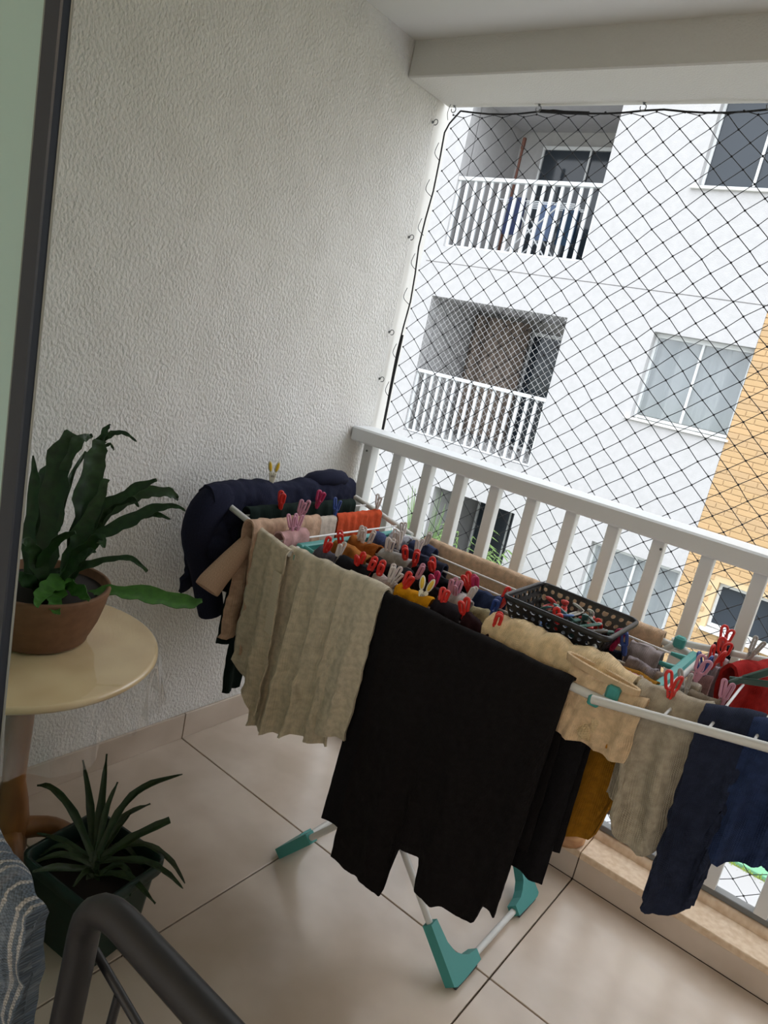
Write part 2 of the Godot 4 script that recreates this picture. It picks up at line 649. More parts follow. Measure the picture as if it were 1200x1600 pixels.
	var lm := mat(Color(1, 0.95, 0.86), 0.5)
	lm.emission_enabled = true
	lm.emission = Color(1.0, 0.9, 0.76)
	lm.emission_energy_multiplier = 0.6
	part(lamp, "diffuser", ld, lm)
	var ol := OmniLight3D.new()
	put(lamp, ol, "lamp_light")
	ol.position = Vector3(0, -0.16, 0)
	ol.light_color = Color(1.0, 0.9, 0.76)
	ol.light_energy = 0.17
	ol.light_size = 0.17
	ol.omni_range = 9.0
	ol.omni_attenuation = 2.0
	ol.shadow_enabled = true
	struct("wall_door", "wall around the balcony door opening", "wall", lt, M.smooth_white)

func wall_with_holes(lo: Vector2, hi: Vector2, holes: Array, zf: float, th: float) -> MB:
	var xs := [lo.x, hi.x]
	var ys := [lo.y, hi.y]
	for h in holes:
		for x in [h[0], h[2]]:
			if x > lo.x and x < hi.x and not xs.has(x):
				xs.append(x)
		for y in [h[1], h[3]]:
			if y > lo.y and y < hi.y and not ys.has(y):
				ys.append(y)
	xs.sort()
	ys.sort()
	var m := MB.new()
	for i in xs.size() - 1:
		for j in ys.size() - 1:
			var cx: float = (xs[i] + xs[i + 1]) / 2
			var cy: float = (ys[j] + ys[j + 1]) / 2
			var inside := false
			for h in holes:
				if cx > h[0] and cx < h[2] and cy > h[1] and cy < h[3]:
					inside = true
			if not inside:
				m.box(Vector3(cx, cy, zf - th / 2), Vector3(xs[i + 1] - xs[i], ys[j + 1] - ys[j], th))
	return m

func sliding_window(parent: Node3D, x0: float, y0: float, x1: float, y1: float, z: float, dark: bool) -> void:
	var w := MB.new()
	var t := 0.035
	w.box(Vector3((x0 + x1) / 2, y0 + t / 2, z), Vector3(x1 - x0, t, 0.07), 0.004)
	w.box(Vector3((x0 + x1) / 2, y1 - t / 2 - 0.01, z), Vector3(x1 - x0, t + 0.02, 0.07), 0.004)
	w.box(Vector3(x0 + t / 2, (y0 + y1) / 2, z), Vector3(t, y1 - y0 - 0.07, 0.069), 0.004)
	w.box(Vector3(x1 - t / 2, (y0 + y1) / 2, z), Vector3(t, y1 - y0 - 0.07, 0.069), 0.004)
	var f := part(parent, "window", w, M.alu)
	var mx := (x0 + x1) / 2
	part(f, "meeting_stile", slab(Vector3(mx, (y0 + y1) / 2, z + 0.012), Vector3(0.03, y1 - y0 - 0.09, 0.03), 0.003), M.alu)
	for k in 2:
		var a := x0 + t if k == 0 else mx + 0.012
		var b := mx - 0.012 if k == 0 else x1 - t
		part(f, "pane", slab(Vector3((a + b) / 2, (y0 + y1) / 2, z - 0.01 * k), Vector3(b - a, y1 - y0 - 0.09, 0.006)), M.glass_dark if dark else M.pane)

func curtain(parent: Node3D, x0: float, y0: float, x1: float, y1: float, z: float, m: Material, sd: int) -> void:
	var g := RandomNumberGenerator.new()
	g.seed = sd
	var rows := []
	var n := 60
	var ph := g.randf() * 6.0
	for j in 5:
		var row := PackedVector3Array()
		for i in n + 1:
			var u := i / float(n)
			row.append(Vector3(lerp(x0, x1, u), lerp(y0, y1, j / 4.0), z + 0.09 * sin(u * 24.0 + ph + 2.5 * sin(u * 6.0)) + 0.02 * sin(u * 61.0 + ph)))
		rows.append(row)
	var b := MB.new()
	b.shell(rows, 0.004)
	part(parent, "curtain", b, m)

func railing(parent: Node3D, x0: float, x1: float, yb: float, yt: float, z: float) -> void:
	var r := part(parent, "balcony_railing", slab(Vector3((x0 + x1) / 2, yt - 0.025, z), Vector3(x1 - x0, 0.05, 0.09), 0.004), M.white_metal)
	part(r, "bottom_bar", slab(Vector3((x0 + x1) / 2, yb + 0.02, z), Vector3(x1 - x0, 0.025, 0.04), 0.003), M.white_metal)
	var n := int((x1 - x0) / 0.132)
	for i in n + 1:
		var x := x0 + 0.02 + (x1 - x0 - 0.04) * i / n
		part(r, "baluster", slab(Vector3(x, (yb + yt) / 2 - 0.01, z), Vector3(0.045, yt - yb - 0.05, 0.035), 0.003), M.white_metal)

func recess(parent: Node3D, x0: float, y0: float, x1: float, y1: float, zf: float, d: float, m: Material) -> void:
	var b := MB.new()
	b.box(Vector3((x0 + x1) / 2, (y0 + y1) / 2, zf - d - 0.05), Vector3(x1 - x0 + 0.2, y1 - y0 + 0.2, 0.1))
	b.box(Vector3(x0 - 0.05, (y0 + y1) / 2, zf - d / 2 - 0.11), Vector3(0.1, y1 - y0, d - 0.2))
	b.box(Vector3(x1 + 0.05, (y0 + y1) / 2, zf - d / 2 - 0.11), Vector3(0.1, y1 - y0, d - 0.2))
	b.box(Vector3((x0 + x1) / 2, y0 - 0.05, zf - d / 2 - 0.11), Vector3(x1 - x0 + 0.2, 0.1, d - 0.2))
	b.box(Vector3((x0 + x1) / 2, y1 + 0.05, zf - d / 2 - 0.11), Vector3(x1 - x0 + 0.2, 0.1, d - 0.2))
	part(parent, "balcony_recess", b, m)

func build_outside() -> void:
	var zf := -7.3
	var yg := -2.85
	var b := thing("apartment_building", "white apartment building with yellow brick strip, facing balconies and windows", "building")
	# openings: x0 y0 x1 y1
	var up := [-4.83, 2.90, -2.6, 4.98]
	var lo := [-4.83, 0.11, -2.6, 2.18]
	var gr := [-4.02, -2.85, -2.62, -0.58]
	var w1 := [-1.42, 1.10, -0.24, 2.19]
	var w2 := [-1.42, 3.89, -0.24, 4.98]
	var w3 := [-1.44, -1.70, -0.26, -0.58]
	var groove := [-6.0, 2.660, 9.0, 2.672]
	var groove2 := [-6.0, -0.14, 9.0, -0.128]
	part(b, "wall", wall_with_holes(Vector2(-5.08, yg - 0.2), Vector2(-0.24, 5.7), [up, lo, gr, w1, w2, w3, groove, groove2], zf, 0.12), M.facade)
	part(b, "inner_wall", wall_with_holes(Vector2(-5.08, yg - 0.2), Vector2(4.2, 5.7), [up, lo, gr, w1, w2, w3, [0.19, -1.15, 0.92, -0.55]], zf - 0.121, 0.10), M.facade)
	for gy in [2.666, -0.134]:
		part(b, "joint", slab(Vector3(-2.66, gy, zf - 0.065), Vector3(4.83, 0.012, 0.1)), M.facade)
	part(b, "side_wall", bx(Vector3(-5.2, yg - 0.2, zf - 6.0), Vector3(-5.081, 5.7, zf - 0.01)), M.facade)
	# yellow strip: mortar bed and bricks
	var yw := part(b, "brick_strip", wall_with_holes(Vector2(-0.24, yg - 0.2), Vector2(4.2, 5.7), [[0.19, -1.15, 0.92, -0.55]], zf - 0.012, 0.108), M.mortar)
	var bw := 0.236
	var bh := 0.062
	var p := 0.070
	var rest := MB.new()
	var shapes := {}
	var cnt := 0
	var row := 0
	var y := yg
	while y < 5.65:
		var x := -0.24 - (bw * 0.5 if row % 2 == 1 else 0.0)
		while x < 4.15:
			var xa: float = max(x, -0.24)
			var xb: float = x + bw
			var xm := (xa + xb) / 2
			var clear := not (xb > 0.17 and xa < 0.94 and y + bh > -1.17 and y < -0.53)
			if clear and xb - xa > 0.03:
				if xa < 0.72 and y > -1.55 and y < 2.72 and cnt < 300:
					var key := "%.3f" % (xb - xa)
					if not shapes.has(key):
						shapes[key] = slab(Vector3.ZERO, Vector3(xb - xa, bh, 0.014), 0.004).mesh()
					part(yw, "brick", shapes[key], M.bricks[(row * 7 + int(x * 13.0) + 60) % 3], Vector3(xm, y + bh / 2, zf - 0.005 - 0.0015 * ((row * 3 + cnt) % 3)))
					cnt += 1
				else:
					rest.box(Vector3(xm, y + bh / 2, zf - 0.006), Vector3(xb - xa, bh, 0.012))
			x += bw + 0.008
		y += p
		row += 1
	var ro := part(yw, "more_bricks", rest, M.bricks[0])
	ro.set_meta("kind", "stuff")
	# balconies
	recess(b, up[0], up[1], up[2], up[3], zf, 1.5, M.recess)
	recess(b, lo[0], lo[1], lo[2], lo[3], zf, 1.5, M.recess)
	recess(b, gr[0], gr[1], gr[2], gr[3], zf, 1.5, M.recess)
	railing(b, up[0], up[2], up[1], 3.885, zf - 0.06)
	railing(b, lo[0], lo[2], lo[1], 1.085, zf - 0.06)
	sliding_window(b, -4.35, 2.95, -2.75, 4.75, zf - 1.42, true)
	sliding_window(b, -3.75, 0.16, -2.7, 2.0, zf - 1.42, true)
	sliding_window(b, -3.95, -2.8, -2.7, -0.75, zf - 1.42, true)
	curtain(b, -4.8, 0.2, -3.7, 2.1, zf - 1.3, mat(Color(0.5, 0.45, 0.41), 0.95), 5)
	# street side windows with sills and curtains
	var k := 0
	for w in [w1, w2, w3]:
		sliding_window(b, w[0], w[1] + 0.02, w[2], w[3], zf - 0.14, k == 1)
		var sl := MB.new()
		sl.box(Vector3((w[0] + w[2]) / 2 - 0.02, w[1] - 0.005, zf - 0.06), Vector3(w[2] - w[0] + 0.1, 0.03, 0.2), 0.004)
		part(b, "window_sill", sl, M.smooth_white)
		curtain(b, w[0], w[1], w[2], w[3], zf - 0.35, M.curtain, 11 + k)
		part(b, "window_room", bx(Vector3(w[0] - 0.1, w[1] - 0.1, zf - 0.7), Vector3(w[2] + 0.1, w[3] + 0.1, zf - 0.6)), M.recess)
		k += 1
	var w4 := [0.19, -1.15, 0.92, -0.55]
	sliding_window(b, w4[0], w4[1] + 0.02, w4[2], w4[3], zf - 0.14, true)
	part(b, "window_sill", slab(Vector3(0.55, -1.155, zf - 0.05), Vector3(0.82, 0.03, 0.22), 0.004), M.smooth_white)
	# net on the lower balcony opening
	var fine := MB.new()
	var s := 0.075
	for i in range(-30, 31):
		for d in [-1.0, 1.0]:
			var c: float = i * s
			var x0: float = lo[0]
			var x1: float = lo[2]
			var pa := Vector2(x0, 0)
			# clip the diagonal to the opening
			var m0: float = (lo[0] + lo[2]) / 2 + c * 1.4
			var ya: float = lo[1]
			var yb: float = lo[3]
			var xa: float = m0 - d * (yb - ya) / 2
			var xb: float = m0 + d * (yb - ya) / 2
			var t0: float = 0.0
			var t1: float = 1.0
			for lim in [[x0, 1.0], [x1, -1.0]]:
				var fa: float = (xa - lim[0]) * lim[1]
				var fb: float = (xb - lim[0]) * lim[1]
				if fa < 0 and fb < 0:
					t0 = 2.0
				elif fa < 0:
					t0 = max(t0, fa / (fa - fb))
				elif fb < 0:
					t1 = min(t1, fa / (fa - fb))
			if t0 < t1:
				fine.tube([Vector3(lerp(xa, xb, t0), lerp(ya, yb, t0), zf + 0.01), Vector3(lerp(xa, xb, t1), lerp(ya, yb, t1), zf + 0.01)], 0.002, 4)
	var fn := part(b, "balcony_net", fine, mat(Color(0.75, 0.75, 0.75), 0.9))
	fn.set_meta("kind", "stuff")
	# things on the upper balcony across
	var pole := MB.new()
	pole.tube([Vector3(-4.3, 2.9, zf - 0.7), Vector3(-4.3, 4.55, zf - 0.7)], 0.02, 8)
	pole.box(Vector3(-4.3, 4.56, zf - 0.7), Vector3(0.05, 0.16, 0.05), 0.01)
	one("pole", "brown wooden pole standing on the upper balcony across", "pole", pole, mat(Color(0.33, 0.2, 0.15), 0.8))
	var ar := thing("clothes_airer", "white folding clothes airer behind the upper balcony railing across", "clothes airer", Vector3(-3.7, 2.9, zf - 0.6))
	for sx in [-1.0, 1.0]:
		for sz in [-0.2, 0.2]:
			var l := MB.new()
			l.tube([Vector3(-sx * 0.4, 0, sz), Vector3(sx * 0.4, 0.8, sz)], 0.012, 6)
			part(ar, "leg", l, M.white_metal)
	for i in 5:
		var l := MB.new()
		l.tube([Vector3(-0.6, 0.8, -0.2 + 0.1 * i), Vector3(0.6, 0.8, -0.2 + 0.1 * i)], 0.008, 6)
		part(ar, "rail", l, M.white_metal)
	var gi := 0
	for gm in [["navy cloth hanging on the airer of the upper balcony across", Color(0.16, 0.2, 0.32), -0.3], ["grey blue cloth hanging on the airer of the upper balcony across", Color(0.35, 0.41, 0.52), 0.1], ["dark teal cloth hanging on the airer of the upper balcony across", Color(0.15, 0.24, 0.33), 0.38]]:
		var zc := zf - 0.6 + 0.2 - 0.2 * gi
		one("hanging_cloth", gm[0], "clothing", drape(Vector3(-3.7 + gm[2] - 0.13, 3.72, zc), Vector3(-3.7 + gm[2] + 0.13, 3.72, zc), Vector3(0, 0, 1), {"r": 0.02, "lf": 0.5, "lb": 0.4, "seed": 90 + gi, "nu": 12}), mat(gm[1], 0.95), "clothes on the airer across")
		gi += 1
	one("hanging_cloth", "dull red cloth hanging beside the upper balcony window across", "clothing", drape(Vector3(-2.95, 4.65, zf - 1.25), Vector3(-2.7, 4.65, zf - 1.1), Vector3(-0.5, 0, 0.85), {"r": 0.02, "lf": 1.5, "lb": 1.4, "seed": 95, "nu": 12, "taper_f": -0.5}), mat(Color(0.42, 0.22, 0.24), 0.95))
	# building farther left
	var nb := thing("neighbour_building", "beige apartment wall with grey panels beyond the corner of the white building", "building")
	part(nb, "wall", bx(Vector3(-16, yg, -13.2), Vector3(-6.2, 9.0, -13.0)), mat(Color(0.74, 0.71, 0.68), 0.95))
	for i in 7:
		part(nb, "panel", bx(Vector3(-10.6, -2.3 + i * 1.35, -13.03), Vector3(-7.2, -1.7 + i * 1.35, -12.97), 0.01), mat(Color(0.62, 0.60, 0.59), 0.9) if i % 2 == 0 else mat(Color(0.70, 0.68, 0.66), 0.9))
	# ground
	struct("floor_court", "grey paved court between the buildings", "ground", bx(Vector3(-20, yg - 0.2, -5.59), Vector3(20, yg, 3)), mat(Color(0.6, 0.6, 0.6), 0.95))
	struct("floor_lawn", "lawn soil along the white building", "ground", bx(Vector3(-20, yg - 0.2, -30), Vector3(20, yg - 0.02, -5.59)), mat(Color(0.36, 0.4, 0.22), 0.95))
	build_lawn(yg)

func build_lawn(yg: float) -> void:
	var g := RandomNumberGenerator.new()
	g.seed = 12
	var m := MB.new()
	for i in 15000:
		var x := g.randf_range(-1.2, 3.6)
		var z := g.randf_range(-7.28, -5.55)
		var onpad := false
		for pd in PADS:
			if abs(x - pd[0]) < 0.19 and abs(z - pd[1]) < 0.19:
				onpad = true
		if onpad:
			continue
		var h := g.randf_range(0.03, 0.075)
		var an := g.randf() * TAU
		var s := Vector3(cos(an), 0, sin(an)) * 0.006
		var tip := Vector3(x + g.randf_range(-0.03, 0.03), yg - 0.02 + h, z + g.randf_range(-0.03, 0.03))
		m.tri(Vector3(x, yg - 0.02, z) - s, Vector3(x, yg - 0.02, z) + s, tip, Vector3(0.1, 1, 0.1))
	var gm := mat(Color(0.52, 0.6, 0.24), 0.9)
	var o := one("lawn_grass", "yellow green lawn grass along the foot of the building", "grass", m, gm)
	o.set_meta("kind", "stuff")
	for pd in PADS:
		one("paving_slab", "green painted square slab set in the lawn", "slab", slab(Vector3(pd[0], yg - 0.01, pd[1]), Vector3(0.36, 0.06, 0.36), 0.01), mat(Color(0.42, 0.62, 0.49), 0.9), "green slabs in the lawn")
	# palms and grasses by the ground floor balcony
	var lm := [mat(Color(0.38, 0.48, 0.26), 0.7), mat(Color(0.42, 0.52, 0.33), 0.7)]
	for l in lm:
		l.backlight_enabled = true
		l.backlight = Color(0.16, 0.2, 0.1)
	var spots := [[-3.45, -6.4, 2.15, 0, "tall pale green reed clump by the ground floor balcony"], [-2.72, -6.2, 2.2, 1, "bushy palm with arching leaves by the ground floor balcony"], [-1.6, -6.4, 1.3, 1, "smaller feathery palm beside the bushy palm"], [-3.8, -6.5, 1.5, 0, "reed clump growing left of the tall reeds"]]
	for sp in spots:
		var t := thing("palm" if sp[3] == 1 else "reed_clump", sp[4], "plant", Vector3(sp[0], yg - 0.02, sp[1]))
		for i in (55 if sp[3] == 0 else 44):
			var an := g.randf() * TAU
			var h: float = sp[2] * g.randf_range(0.75, 1.15)
			var d := Vector3(cos(an), 0, sin(an))
			if sp[3] == 0:
				var lean := g.randf_range(0.05, 0.3)
				var pts := []
				for q in 4:
					var f := q / 3.0
					var c := d * (0.08 + lean * f * f) + Vector3.UP * h * f
					pts.append([c.x, c.y, c.z, 0.03 * (1.0 - f) + 0.004])
				part(t, "leaf", blade(pts, Vector3(-d.z, 0.2, d.x)), lm[1])
			else:
				var reach := g.randf_range(0.12, 0.55)
				var sp1 := []
				for q in 7:
					var f := q / 6.0
					sp1.append(d * (0.04 + reach * f) + Vector3.UP * (h * (1.25 * f - 0.45 * f * f) + 0.1))
				var lf := MB.new()
				lf.tube(sp1, 0.006, 4)
				for q in range(1, 13):
					var f := q / 12.0
					var c := d * (0.04 + reach * f) + Vector3.UP * (h * (1.25 * f - 0.45 * f * f) + 0.1)
					for sgn in [-1.0, 1.0]:
						var sd: Vector3 = Vector3(-d.z, 0, d.x) * float(sgn)
						var tip: Vector3 = c + sd * 0.22 * sin(PI * (0.15 + 0.8 * f)) + d * 0.12 + Vector3.DOWN * 0.07
						lf.tri(c - d * 0.024, c + d * 0.024, tip, Vector3.UP)
				part(t, "leaf", lf, lm[0])

const PADS := [[1.56, -5.84], [2.1, -5.84], [1.0, -6.2], [0.62, -6.0], [1.45, -6.35]]

# ------------------------------------------------------------------ safety net
func build_net() -> void:
	var t := thing("safety_net", "black diamond mesh safety net stretched across the balcony opening", "net")
	var px := 0.079
	var py := 0.068
	var x0 := 0.545
	var y0 := 1.696
	var knot := func(i: int, j: int) -> Vector3:
		# i, j: half steps
		var g := RandomNumberGenerator.new()
		g.seed = (i + 500) * 4001 + (j + 500)
		var x := x0 + i * px / 2
		var y := y0 + j * py / 2
		if y > 2.215:
			return Vector3(x, 3.0, 0.0)
		y = minf(y, 2.183)
		return Vector3(x + g.randf_range(-0.003, 0.003), y + g.randf_range(-0.002, 0.002), -0.222 + 0.006 * sin(x * 3.0 + y * 2.0) + g.randf_range(-0.002, 0.002))
	var inside := func(p: Vector3) -> bool:
		return p.x > 0.02 and p.x < XR - 0.01 and p.y > -0.12 and p.y < 2.2
	for fam in [1, -1]:
		for c in range(-80, 140):
			var path := []
			for s in range(-70, 90):
				var i: int = s
				var j: int = c * 2 - s if fam == 1 else s - c * 2 + 70
				var q: Vector3 = knot.call(i, j)
				if inside.call(q):
					path.append(q)
			if path.size() < 2:
				continue
			var m := MB.new()
			var fine := []
			for s in path.size():
				fine.append(path[s])
			m.tube(fine, 0.00115, 4)
			if fam == 1:
				for q in path:
					m.ball(q, Vector3(0.0036, 0.0036, 0.003), 5, 3)
			part(t, "cord", m, M.cord)
	# border rope and loose ends
	var rope := MB.new()
	var rp := []
	for s in 50:
		var x := 0.06 + s * (XR - 0.1) / 49.0
		rp.append(Vector3(x, 2.192 - 0.012 * abs(sin((x - 0.06) * PI / 0.34)), -0.222))
	rope.tube(rp, 0.0028, 6)
	part(t, "border_rope", rope, M.cord)
	var rs := MB.new()
	var rq := [Vector3(0.06, 2.192, -0.222), Vector3(0.03, 2.15, -0.215)]
	for s in 24:
		var y := 2.12 - s * 0.095
		rq.append(Vector3(0.02 + 0.006 * sin(s * 1.3), y, -0.212 + 0.003 * sin(s * 2.0)))
	rs.tube(rq, 0.0028, 6)
	part(t, "border_rope", rs, M.cord)
	var tw := MB.new()
	tw.tube([Vector3(0.359, 2.19, -0.224), Vector3(0.44, 2.186, -0.226), Vector3(0.53, 2.182, -0.224)], 0.0055, 6)
	part(t, "rope_splice", tw, M.cord)
	var tv := MB.new()
	tv.tube([Vector3(0.022, 1.43, -0.213), Vector3(0.02, 1.28, -0.214), Vector3(0.024, 1.06, -0.213)], 0.005, 6)
	part(t, "rope_splice", tv, M.cord)
	for e in [[0.028, 2.18], [0.01, 2.05], [0.004, 1.93], [0.006, 1.80], [0.008, 1.68], [0.006, 1.56], [0.01, 1.36], [0.012, 1.22]]:
		var l := MB.new()
		l.tube(arc([Vector3(0.022, e[1] - 0.02, -0.213), Vector3(e[0] - 0.004, e[1], -0.2), Vector3(e[0], e[1] + 0.035, -0.205)], 4), 0.0011, 4)
		part(t, "loose_end", l, M.cord)
	# hooks
	for x in [0.035, 0.359, 0.698, 1.04, 1.38, 1.72, 2.06, 2.4]:
		hook(Vector3(x, 2.2065, -0.215), Vector3.DOWN, "small metal eye hook in the beam holding the net rope", "hooks in the beam")
	for y in [2.135, 1.76, 1.43, 1.26]:
		hook(Vector3(0.0, y, -0.16), Vector3.RIGHT, "small metal eye hook in the end wall holding the net rope", "hooks in the wall")

func hook(at: Vector3, d: Vector3, label: String, group: String) -> void:
	var m := MB.new()
	var up := Vector3(0, 0, -1)
	var pts := [Vector3.ZERO, d * 0.004]
	for k in 10:
		var an := -0.3 + k * (TAU - 0.9) / 9.0
		pts.append(d * (0.013 - 0.009 * cos(an)) + d.cross(up) * 0.009 * sin(an))
	m.tube(pts, 0.0016, 6)
	m.tube([Vector3.ZERO - d * 0.004, d * 0.0015], 0.005, 8)
	one("eye_hook", label, "hook", m, M.hook, group, at)

# ------------------------------------------------------------------ railing
func build_rail() -> void:
	var t := thing("railing", "white metal balcony railing with flat balusters on the stone sill", "railing", Vector3(0, 0.1, -0.11))
	var o := -t.position
	part(t, "top_rail", bx(Vector3(0.004, 1.0305, -0.172), Vector3(XR - 0.004, 1.0826, -0.0538), 0.006), M.white_metal, o)
	part(t, "bottom_rail", bx(Vector3(0.004, 0.116, -0.150), Vector3(XR - 0.004, 0.134, -0.118), 0.002), M.grey_metal, o)
	var bal := bx(Vector3(-0.0175, 0.134, -0.0175), Vector3(0.0175, 1.031, 0.0175), 0.002).mesh()
	var x := 0.182
	part(t, "post", bx(Vector3(0.03, 0.12, -0.155), Vector3(0.071, 1.031, -0.11), 0.002), M.white_metal, o)
	while x < XR - 0.05:
		part(t, "baluster", bal, M.white_metal, o + Vector3(x, 0, -0.1325))
		x += 0.1348
	var sc := MB.new()
	sc.tube([Vector3(0, 0, 0), Vector3(0, 0, 0.003)], 0.004, 8)
	var scm := sc.mesh()
	part(t, "screw", scm, M.hook, o + Vector3(0.05, 1.0, -0.1105))
	part(t, "screw", scm, M.hook, o + Vector3(1.1375, 1.0, -0.1155))

# ------------------------------------------------------------------ airer
const WZ := [0.22, 0.315, 0.41, 0.505, 0.59]
const RY := 0.832

func prism(pts: Array, o: Vector3, ex: Vector3, ey: Vector3, ez: Vector3, th: float) -> MB:
	var m := MB.new()
	var pl := PackedVector2Array()
	for p in pts:
		pl.append(Vector2(p[0], p[1]))
	var tr := Geometry2D.triangulate_polygon(pl)
	var f := []
	var b := []
	for p in pl:
		f.append(o + ex * p.x + ey * p.y + ez * th / 2)
		b.append(o + ex * p.x + ey * p.y - ez * th / 2)
	for i in range(0, tr.size(), 3):
		m.tri(f[tr[i]], f[tr[i + 1]], f[tr[i + 2]], ez)
		m.tri(b[tr[i]], b[tr[i + 1]], b[tr[i + 2]], -ez)
	var cw := Geometry2D.is_polygon_clockwise(pl)
	for i in pl.size():
		var j := (i + 1) % pl.size()
		var d := pl[j] - pl[i]
		var nn := Vector2(d.y, -d.x) * (-1.0 if cw else 1.0)
		m.quad(f[i], f[j], b[j], b[i], ex * nn.x + ey * nn.y)
	return m

func build_rack() -> void:
	var base := Vector3(0.9, 0, 0.39)
	var t := thing("clothes_airer", "white winged clothes airer with teal plastic feet, loaded with laundry", "clothes airer", base)
	var o := -base
	# middle frame: rounded rectangle of tube
	var zn := 0.64
	var zf := 0.145
	var path := []
	var rc := 0.07
	for c in [[1.365 - rc, zn - rc, 90.0], [0.43 + rc, zn - rc, 180.0], [0.43 + rc, zf + rc, 270.0], [1.365 - rc, zf + rc, 360.0]]:
		for k in 7:
			var an := deg_to_rad(c[2] - 90.0 + k * 15.0)
			path.append(Vector3(c[0] + cos(an) * rc, RY, c[1] + sin(an) * rc))
	# keep the ring in order around
	var ring := []
	for p in path:
		ring.append(p)
	var m := MB.new()
	m.tube(ring, 0.009, 10, true)
	part(t, "middle_frame", m, M.steel, o)
	for x in [0.44, 1.352]:
		var e := part(t, "end_bar", slab(Vector3(x, RY + 0.004, 0.385), Vector3(0.022, 0.02, 0.44), 0.004), M.teal, o)
		for z in WZ:
			var s := MB.new()
			var dx := 0.03 if x < 0.9 else -0.03
			s.tube([Vector3(x, RY + 0.006, z), Vector3(x + dx * 1.4, RY + 0.004, z)], [0.009, 0.005], 8)
			part(e, "wire_socket", s, M.teal)
	for z in WZ:
		var w := MB.new()
		w.tube([Vector3(0.44, RY + 0.004, z), Vector3(0.9, RY + 0.001, z), Vector3(1.352, RY + 0.004, z)], 0.0027, 8)
		part(t, "drying_wire", w, M.wire, o)
	# wings
	for sd in [-1.0, 1.0]:
		var x0 := 0.47 if sd < 0 else 1.285
		var x1 := 0.20 if sd < 0 else 1.615
		var yh := 0.836
		var yt: float = yh + 0.2 * abs(x1 - x0)
		var wz0 := 0.664
		var wz1 := 0.124
		var dir := Vector3(x1 - x0, yt - yh, 0).normalized()
		var tip := Vector3(x1, yt, 0)
		var pts := [Vector3(x0, yh, wz0)]
		for k in 6:
			var an := k * PI / 10.0
			pts.append(tip + dir * (-0.035 + 0.035 * sin(an)) + Vector3(0, 0, wz0 - 0.035 + 0.035 * cos(an)))
		for k in 6:
			var an := k * PI / 10.0
			pts.append(tip + dir * (-0.035 + 0.035 * cos(an)) + Vector3(0, 0, wz1 + 0.035 - 0.035 * sin(an)))
		pts.append(Vector3(x0, yh, wz1))
		var wm := MB.new()
		wm.tube(pts, 0.0085, 10)
		var wg := part(t, "wing_frame", wm, M.steel, o)
		for q in ([0.41, 0.345, 0.275] if sd < 0 else [1.41, 1.485, 1.555]):
			var yy: float = yh + 0.2 * abs(q - x0)
			var w := MB.new()
			w.tube([Vector3(q, yy, wz0), Vector3(q, yy, wz1)], 0.0027, 8)
			part(wg, "drying_wire", w, M.wire)
		for z in [wz0, wz1]:
			part(wg, "hinge", slab(Vector3(x0, yh - 0.008, z + (-0.014 if z > 0.4 else 0.014)), Vector3(0.022, 0.02, 0.012), 0.003), M.teal)
	# legs: two crossed U frames
	for u in [[0.607, 1.305, 0.624, 0.156], [1.151, 0.445, 0.604, 0.176]]:
		var top := 0.845 if u[1] > 1.0 else 0.80
		for z in [u[2], u[3]]:
			var l := MB.new()
			l.tube([Vector3(u[0], 0.016, z), Vector3(u[1], top, z)], 0.0085, 10)
			part(t, "leg", l, M.steel, o)
			var dirl := Vector3(u[1] - u[0], top - 0.016, 0).normalized()
			part(t, "leg_cap", slab(Vector3(u[1], top, z) + dirl * 0.006, Vector3(0.026, 0.03, 0.024), 0.005, ), M.teal, o)
			var inw := -1.0 if z > 0.4 else 1.0
			var nrm := dirl.cross(Vector3(0, 0, inw))
			var ft := prism([[-0.010, -0.012], [0.13, -0.013], [0.132, 0.013], [0.075, 0.020], [0.045, 0.034], [0.028, 0.055], [0.018, 0.075], [0.013, 0.11], [-0.013, 0.11], [-0.016, 0.03], [-0.015, 0.0]], Vector3(u[0], 0.017, z), dirl, Vector3(0, 0, inw), nrm.normalized(), 0.028)
			var fo := part(t, "foot", ft, M.teal, o)
			part(fo, "foot_pad", slab(Vector3(u[0] - dirl.x * 0.012, 0.004, z + inw * 0.05), Vector3(0.02, 0.008, 0.1), 0.002), M.teal_dark)
		var fb := MB.new()
		fb.tube([Vector3(u[0], 0.016, u[2] - 0.02), Vector3(u[0], 0.016, u[3] + 0.02)], 0.0085, 10)
		part(t, "floor_bar", fb, M.steel, o)
	for z in [0.614, 0.166]:
		var rv := MB.new()
		rv.tube([Vector3(0.876, 0.336, z - 0.02), Vector3(0.876, 0.336, z + 0.02)], 0.006, 8)
		part(t, "pivot", rv, M.teal, o)

# ------------------------------------------------------------------ laundry
func cloth(called: String, label: String, col: Color, a: Vector3, b: Vector3, fs: Vector3, o: Dictionary, group := "") -> MeshInstance3D:
	return one(called, label, "clothing", drape(a, b, fs, o), fabric(col, o.get("weave", 1.0)), group)

